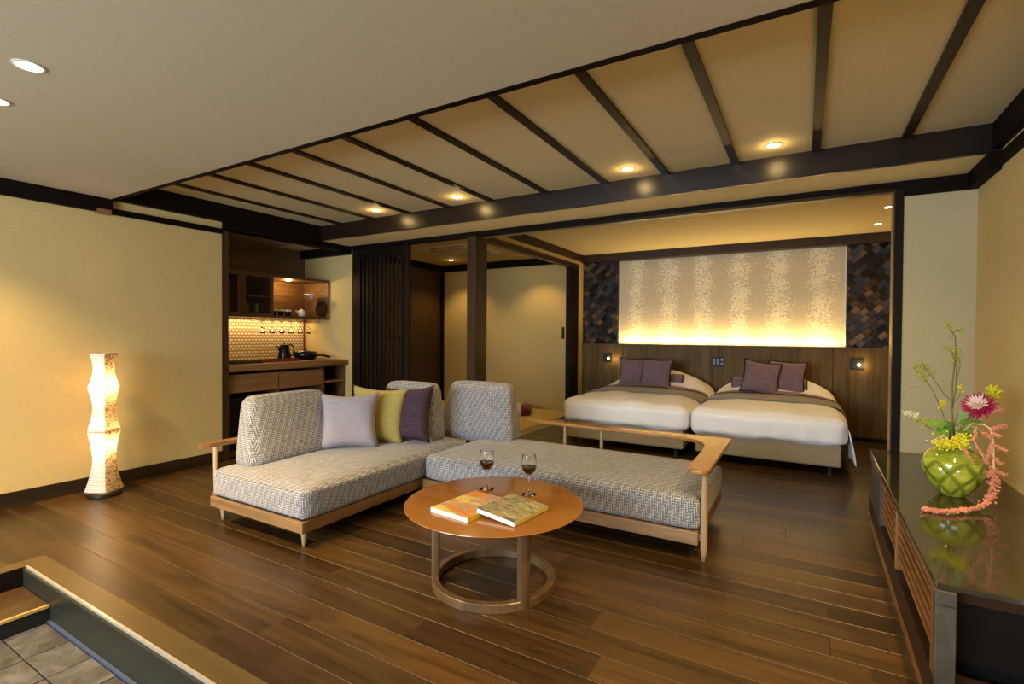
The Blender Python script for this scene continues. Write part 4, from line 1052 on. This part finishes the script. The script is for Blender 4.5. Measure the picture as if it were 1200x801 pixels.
# amaranth trailing over the edge to the table top
t = thing('hanging_amaranth', 'coral hanging amaranth trailing from the vase to the sideboard top', 'flower', base)
main = [root, (0.695, 3.37, 0.80), (0.735, 3.33, 0.868), (0.765, 3.27, 0.875), (0.784, 3.24, 0.86), (0.792, 3.235, 0.781), (0.795, 3.235, 0.677), (0.794, 3.235, 0.60), (0.785, 3.22, 0.545), (0.762, 3.185, 0.515), (0.72, 3.13, 0.503), (0.67, 3.08, 0.498), (0.60, 3.02, 0.495), (0.545, 3.00, 0.494), (0.49, 3.005, 0.493)]
MB().tube(rel(main, base), 0.004, 7).build('stem', G['amas'], t, smooth=True)
florets(rel(main[6:10], base), 80, 0.009, 0.008, 41).build('tassel', G['ama'], t)['kind'] = 'stuff'
florets(rel(main[9:], base), 170, 0.0035, 0.0078, 42).build('tassel', G['ama'], t)['kind'] = 'stuff'
sides = [((0.784, 3.24, 0.858), (0.835, 3.24, 0.885)), ((0.787, 3.24, 0.84), (0.815, 3.23, 0.828)), ((0.791, 3.235, 0.79), (0.840, 3.24, 0.760)), ((0.796, 3.235, 0.725), (0.82, 3.235, 0.695)), ((0.796, 3.235, 0.665), (0.838, 3.235, 0.645)),
         ((0.80, 3.235, 0.63), (0.818, 3.235, 0.60)), ((0.79, 3.235, 0.80), (0.765, 3.22, 0.70)), ((0.745, 3.30, 0.855), (0.72, 3.24, 0.80), (0.765, 3.22, 0.70)), ((0.67, 3.31, 0.775), (0.69, 3.26, 0.745), (0.718, 3.235, 0.70)), ((0.784, 3.24, 0.82), (0.750, 3.22, 0.842)), ((0.793, 3.235, 0.66), (0.772, 3.225, 0.63)), ((0.80, 3.30, 0.93), (0.84, 3.30, 0.955))]
for i, sd in enumerate(sides):
    q = rel(sd, base); MB().tube(q, 0.0022, 6).build('side_stem', G['amas'], t)
    florets(q, 42, 0.0038, 0.0052, 50 + i).build('tassel', G['ama'], t)['kind'] = 'stuff'

# ------------------------------------------------------------------ kitchen alcove
t = thing('mosaic_splashback', 'pale rounded mosaic tile splashback above the kitchen counter', 'splashback', (-5.895, 3.7, 0.965))
box('tile_field', -0.004, 0.006, -0.78, 0.76, 0.0, 0.535, M['mosaic'], t)
box('side_trim', -0.004, 0.012, 0.76, 0.79, 0.0, 0.535, M['redlac'], t)
t = thing('kitchen_worktop', 'walnut worktop running along the kitchen alcove', 'worktop', (-5.5, 3.7, 0.895))
MB().box(-0.39, 0.45, -0.80, 0.795, 0.0, 0.072, 0, 0.004).build('slab', M['kitchen'], t)
t = thing('kitchen_base_cabinet', 'walnut base cabinet with two drawers and open shelves under the worktop', 'cabinet', (-5.5, 3.7, 0))
MB().box(0.37, 0.40, -0.79, -0.16, 0.672, 0.862, 0, 0.002).build('drawer', M['kitchen'], t)
MB().box(0.37, 0.40, -0.15, 0.45, 0.672, 0.862, 0, 0.002).build('drawer', M['kitchen'], t)
for y in (-0.155, 0.455, 0.775): MB().box(-0.35, 0.385, y, y + 0.02, 0.0, 0.885 if y > 0 else 0.672).build('divider', M['kitchen_dk'], t)
MB().box(-0.35, 0.385, 0.475, 0.775, 0.69, 0.71).build('shelf', M['kitchen'], t)
MB().box(-0.35, 0.385, 0.475, 0.775, 0.30, 0.32).build('shelf', M['kitchen'], t)
MB().box(-0.36, -0.34, -0.79, 0.795, 0.0, 0.89).build('back_panel', M['black'], t)
MB().box(0.30, 0.36, -0.79, 0.795, 0.0, 0.06).build('plinth', M['kitchen_dk'], t)
t = thing('mini_fridge', 'black mini fridge under the kitchen drawers behind the sofa', 'fridge', (-5.42, 3.23, 0.06))
MB().box(-0.25, 0.25, -0.26, 0.26, 0.0, 0.56, 0, 0.01).build('body', M['black'], t)
MB().box(0.25, 0.275, -0.26, 0.26, 0.0, 0.56, 0, 0.008).build('door', M['blackgloss'], t)
t = thing('wall_cabinet', 'walnut kitchen wall cabinet with two glass doors and an open lit niche', 'cabinet', (-5.4, 3.7, 1.48))
yA, yB_, y0, y1 = -0.78, 0.785, -0.05, 0.785
zt = 0.512
MB().box(-0.49, 0.0, yA, y1, 0.0, 0.03).build('bottom', M['kitchen_dk'], t)
MB().box(-0.49, 0.0, yA, y1, zt - 0.03, zt).build('top', M['kitchen_dk'], t)
MB().box(-0.49, -0.475, yA, y1, 0.03, zt - 0.03).build('back_panel', M['kitchen'], t)
MB().box(-0.49, 0.0, y1 - 0.022, y1, 0.03, zt - 0.03).build('end_panel', M['kitchen'], t)
MB().box(-0.49, -0.02, -0.052, -0.03, 0.03, zt - 0.03).build('divider', M['kitchen_dk'], t)
MB().box(-0.46, -0.03, yA, -0.055, 0.235, 0.25).build('shelf', M['kitchen'], t)
MB().box(-0.46, -0.06, -0.03, y1 - 0.025, 0.262, 0.268).build('glass_shelf', M['cabglass'], t)
for a, b2 in ((-0.78, -0.42), (-0.415, -0.03)):
    d = MB().box(0.0, 0.02, a, a + 0.045, 0.0, zt).box(0.0, 0.02, b2 - 0.045, b2, 0.0, zt).box(0.0, 0.02, a + 0.045, b2 - 0.045, 0.0, 0.05).box(0.0, 0.02, a + 0.045, b2 - 0.045, zt - 0.05, zt).build('door', M['kitchen_dk'], t)
    MB().box(0.006, 0.012, a + 0.045, b2 - 0.045, 0.05, zt - 0.05).build('pane', M['cabglass'], d)
MB().lathe([(0.0001, 0), (0.03, 0.0), (0.03, -0.004), (0.0001, -0.004)], 20).build('niche_light', EM, t, (-0.2, 0.32, zt - 0.031))
light('POINT', 'niche_lamp', (-0.2, 0.32, zt - 0.07), 8, WARM, parent=t, shadow_soft_size=0.02)
light('AREA', 'under_cabinet_led', (-0.40, -0.02, -0.006), 7, (1, 0.66, 0.28), parent=t, shape='RECTANGLE', size=0.03, size_y=1.5)
def cyl(name, label, cat, x, y, z, prof_, mat, group=None, **kw):
    t = thing(name, label, cat, (x, y, z), 0, group); o = MB().lathe(prof_, 28).build(kw.get('part', 'body'), M[mat] if isinstance(mat, str) else mat, t, smooth=False); auto_smooth(o, 45); return t
cupp = [(0.0001, 0.0), (0.028, 0.0), (0.036, 0.02), (0.038, 0.075), (0.035, 0.075), (0.032, 0.02), (0.0001, 0.01)]
for i, (y, nm) in enumerate(((3.76, 'leftmost dark cup with white rim in the lit niche'), (3.86, 'middle dark cup with white rim in the lit niche'), (3.96, 'rightmost dark cup with white rim in the lit niche'))):
    t2 = cyl('cup', nm, 'cup', -5.52, y, 1.511, cupp, 'blackgloss', 'dark cups in the niche')
    MB().lathe([(0.0385, 0.055), (0.0395, 0.078), (0.034, 0.078), (0.034, 0.055)], 28).build('rim', M['white'], t2, smooth=True)
t2 = cyl('teapot', 'small white teapot with lid in the lit niche', 'teapot', -5.58, 4.20, 1.511, [(0.0001, 0), (0.038, 0), (0.05, 0.03), (0.046, 0.075), (0.02, 0.088), (0.0001, 0.088)], 'white')
MB().lathe([(0.0001, 0.10), (0.012, 0.098), (0.010, 0.088)], 16).build('lid_knob', M['white'], t2, smooth=True)
MB().tube([(0, -0.04, 0.03), (0, -0.075, 0.06), (0, -0.085, 0.08)], [0.012, 0.008, 0.006], 8).build('spout', M['white'], t2, smooth=True)
t2 = cyl('dish', 'shallow white footed dish on the glass shelf of the niche', 'dish', -5.52, 4.30, 1.7495, [(0.0001, 0), (0.02, 0), (0.015, 0.012), (0.095, 0.048), (0.092, 0.052), (0.0001, 0.02)], 'white')
t2 = thing('round_tray', 'round dark wooden tray propped against the niche end', 'tray', (-5.50, 4.445, 1.511))
MB().lathe([(0.0001, 0.0), (0.10, 0.0), (0.105, 0.008), (0.105, 0.014), (0.098, 0.014), (0.096, 0.006), (0.0001, 0.006)], 36).build('disc', M['cabdark'], t2, (0, 0, 0.105), (PI / 2, 0, 0))
for i, y in enumerate((3.42, 3.55)):
    t2 = cyl('tumbler', ('left' if i == 0 else 'right') + ' clear tumbler behind the second glass door', 'glass', -5.52, y, 1.511, [(0.0001, 0), (0.028, 0), (0.034, 0.13), (0.032, 0.13), (0.026, 0.006), (0.0001, 0.006)], plain('frosted_tumbler', (0.6, 0.58, 0.5), 0.1, Transmission_Weight=0.7), 'tumblers in the wall cabinet')
cyl('tumbler', 'single stout glass behind the first cabinet door', 'glass', -5.52, 3.17, 1.511, [(0.0001, 0), (0.03, 0), (0.036, 0.09), (0.033, 0.09), (0.028, 0.006), (0.0001, 0.006)], plain('amber_tumbler', (0.5, 0.4, 0.25), 0.1, Transmission_Weight=0.7), 'tumblers in the wall cabinet')
# hanging glass rack
t2 = thing('glass_rack', 'thin metal stemware rack under the wall cabinet', 'rack', (-5.55, 4.0, 1.48))
for k in range(7): MB().tube([(-0.15, -0.42 + k * 0.13, -0.002), (-0.15, -0.42 + k * 0.13, -0.035), (0.12, -0.42 + k * 0.13, -0.035), (0.12, -0.42 + k * 0.13, -0.002)], 0.0025, 6).build('rack_wire', M['bronze'], t2)
for k in range(6):
    tt = thing('stem_glass', ('leftmost', 'second', 'third', 'fourth', 'fifth', 'rightmost')[k] + ' of the six stem glasses hanging under the wall cabinet', 'glass', (-5.56, 3.645 + k * 0.13, 1.435), 0, 'stem glasses hanging under the cabinet')
    MB().lathe([(0.0001, 0.004), (0.030, 0.003), (0.030, 0.0), (0.004, -0.004), (0.003, -0.06), (0.02, -0.075), (0.032, -0.10), (0.028, -0.14), (0.027, -0.14), (0.030, -0.10), (0.018, -0.078), (0.0001, -0.068)], 20, capb=True, capt=True).build('bowl', M['glass'], tt, smooth=True)
# counter items
WT = 0.9675
t2 = cyl('electric_kettle', 'black electric kettle on the kitchen worktop', 'kettle', -5.55, 3.93, WT, [(0.0001, 0), (0.075, 0), (0.078, 0.015), (0.066, 0.10), (0.056, 0.175), (0.052, 0.19), (0.02, 0.198), (0.0001, 0.2)], 'blackgloss')
MB().lathe([(0.0001, 0.215), (0.012, 0.212), (0.010, 0.196)], 14).build('lid_knob', M['blackgloss'], t2, smooth=True)
MB().tube([(0.01, 0.05, 0.185), (0.01, 0.10, 0.185), (0.012, 0.125, 0.15), (0.012, 0.115, 0.07), (0.01, 0.085, 0.05)], 0.009, 8).build('handle', M['blackgloss'], t2, smooth=True)
MB().tube([(0, -0.05, 0.10), (0, -0.085, 0.15), (0, -0.105, 0.175)], [0.016, 0.01, 0.008], 8).build('spout', M['blackgloss'], t2, smooth=True)
t2 = thing('red_tray', 'low red lacquer tray on the worktop before the kettle', 'tray', (-5.32, 3.66, WT), 0)
MB().box(-0.10, 0.10, -0.24, 0.24, 0, 0.006).build('tray_base', M['redlac'], t2)
MB().box(-0.10, 0.10, -0.24, -0.232, 0.006, 0.03).box(-0.10, 0.10, 0.232, 0.24, 0.006, 0.03).box(-0.10, -0.092, -0.232, 0.232, 0.006, 0.03).box(0.092, 0.10, -0.232, 0.232, 0.006, 0.03).build('tray_rim', M['redlac'], t2)
t2 = thing('cooking_hob', 'black grated hob at the left end of the kitchen worktop', 'hob', (-5.35, 3.19, WT))
MB().box(-0.22, 0.2, -0.21, 0.20, 0, 0.012, 0, 0.003).build('plate', M['blackgloss'], t2)
for k in range(6): MB().box(-0.2, 0.18, -0.175 + k * 0.068, -0.165 + k * 0.068, 0.012, 0.024).build('grate_bar', M['black'], t2)
t2 = thing('dark_counter_item', 'dark bulky item at the right end of the worktop, shaped as a lidded pan', 'pan', (-5.50, 4.19, WT))  # unidentified dark item, modelled as a lidded pan
MB().lathe([(0.0001, 0), (0.11, 0), (0.135, 0.02), (0.145, 0.08), (0.13, 0.10), (0.0001, 0.112)], 32).build('body', M['blackgloss'], t2, smooth=True)
MB().lathe([(0.0001, 0.135), (0.018, 0.13), (0.012, 0.11)], 14).build('lid_knob', M['blackgloss'], t2, smooth=True)
MB().tube([(0.12, 0.05, 0.05), (0.19, 0.11, 0.055), (0.27, 0.17, 0.03)], [0.010, 0.013, 0.014], 8).build('handle', M['blackgloss'], t2, smooth=True)

# ------------------------------------------------------------------ floor cushion in the tatami room
t2 = thing('floor_cushion', 'dark red and cream floor cushion on the tatami behind the sofa', 'cushion', (-4.15, 7.15, 0.0), 0.4)
smooth_obj('cover', softbox(0.62, 0.55, 0.12, 0.05, (0.0, 0.0, 0.03), 10), cloth('dark_red_cloth', (0.13, 0.018, 0.012), 0.15), t2)
smooth_obj('cream_band', softbox(0.30, 0.558, 0.122, 0.05, (0.0, 0.0, 0.034), 10), cloth('cream_stripe', (0.55, 0.45, 0.32), 0.2, 30, stretch=(8, 1, 1)), t2, (0.05, -0.004, 0.0))
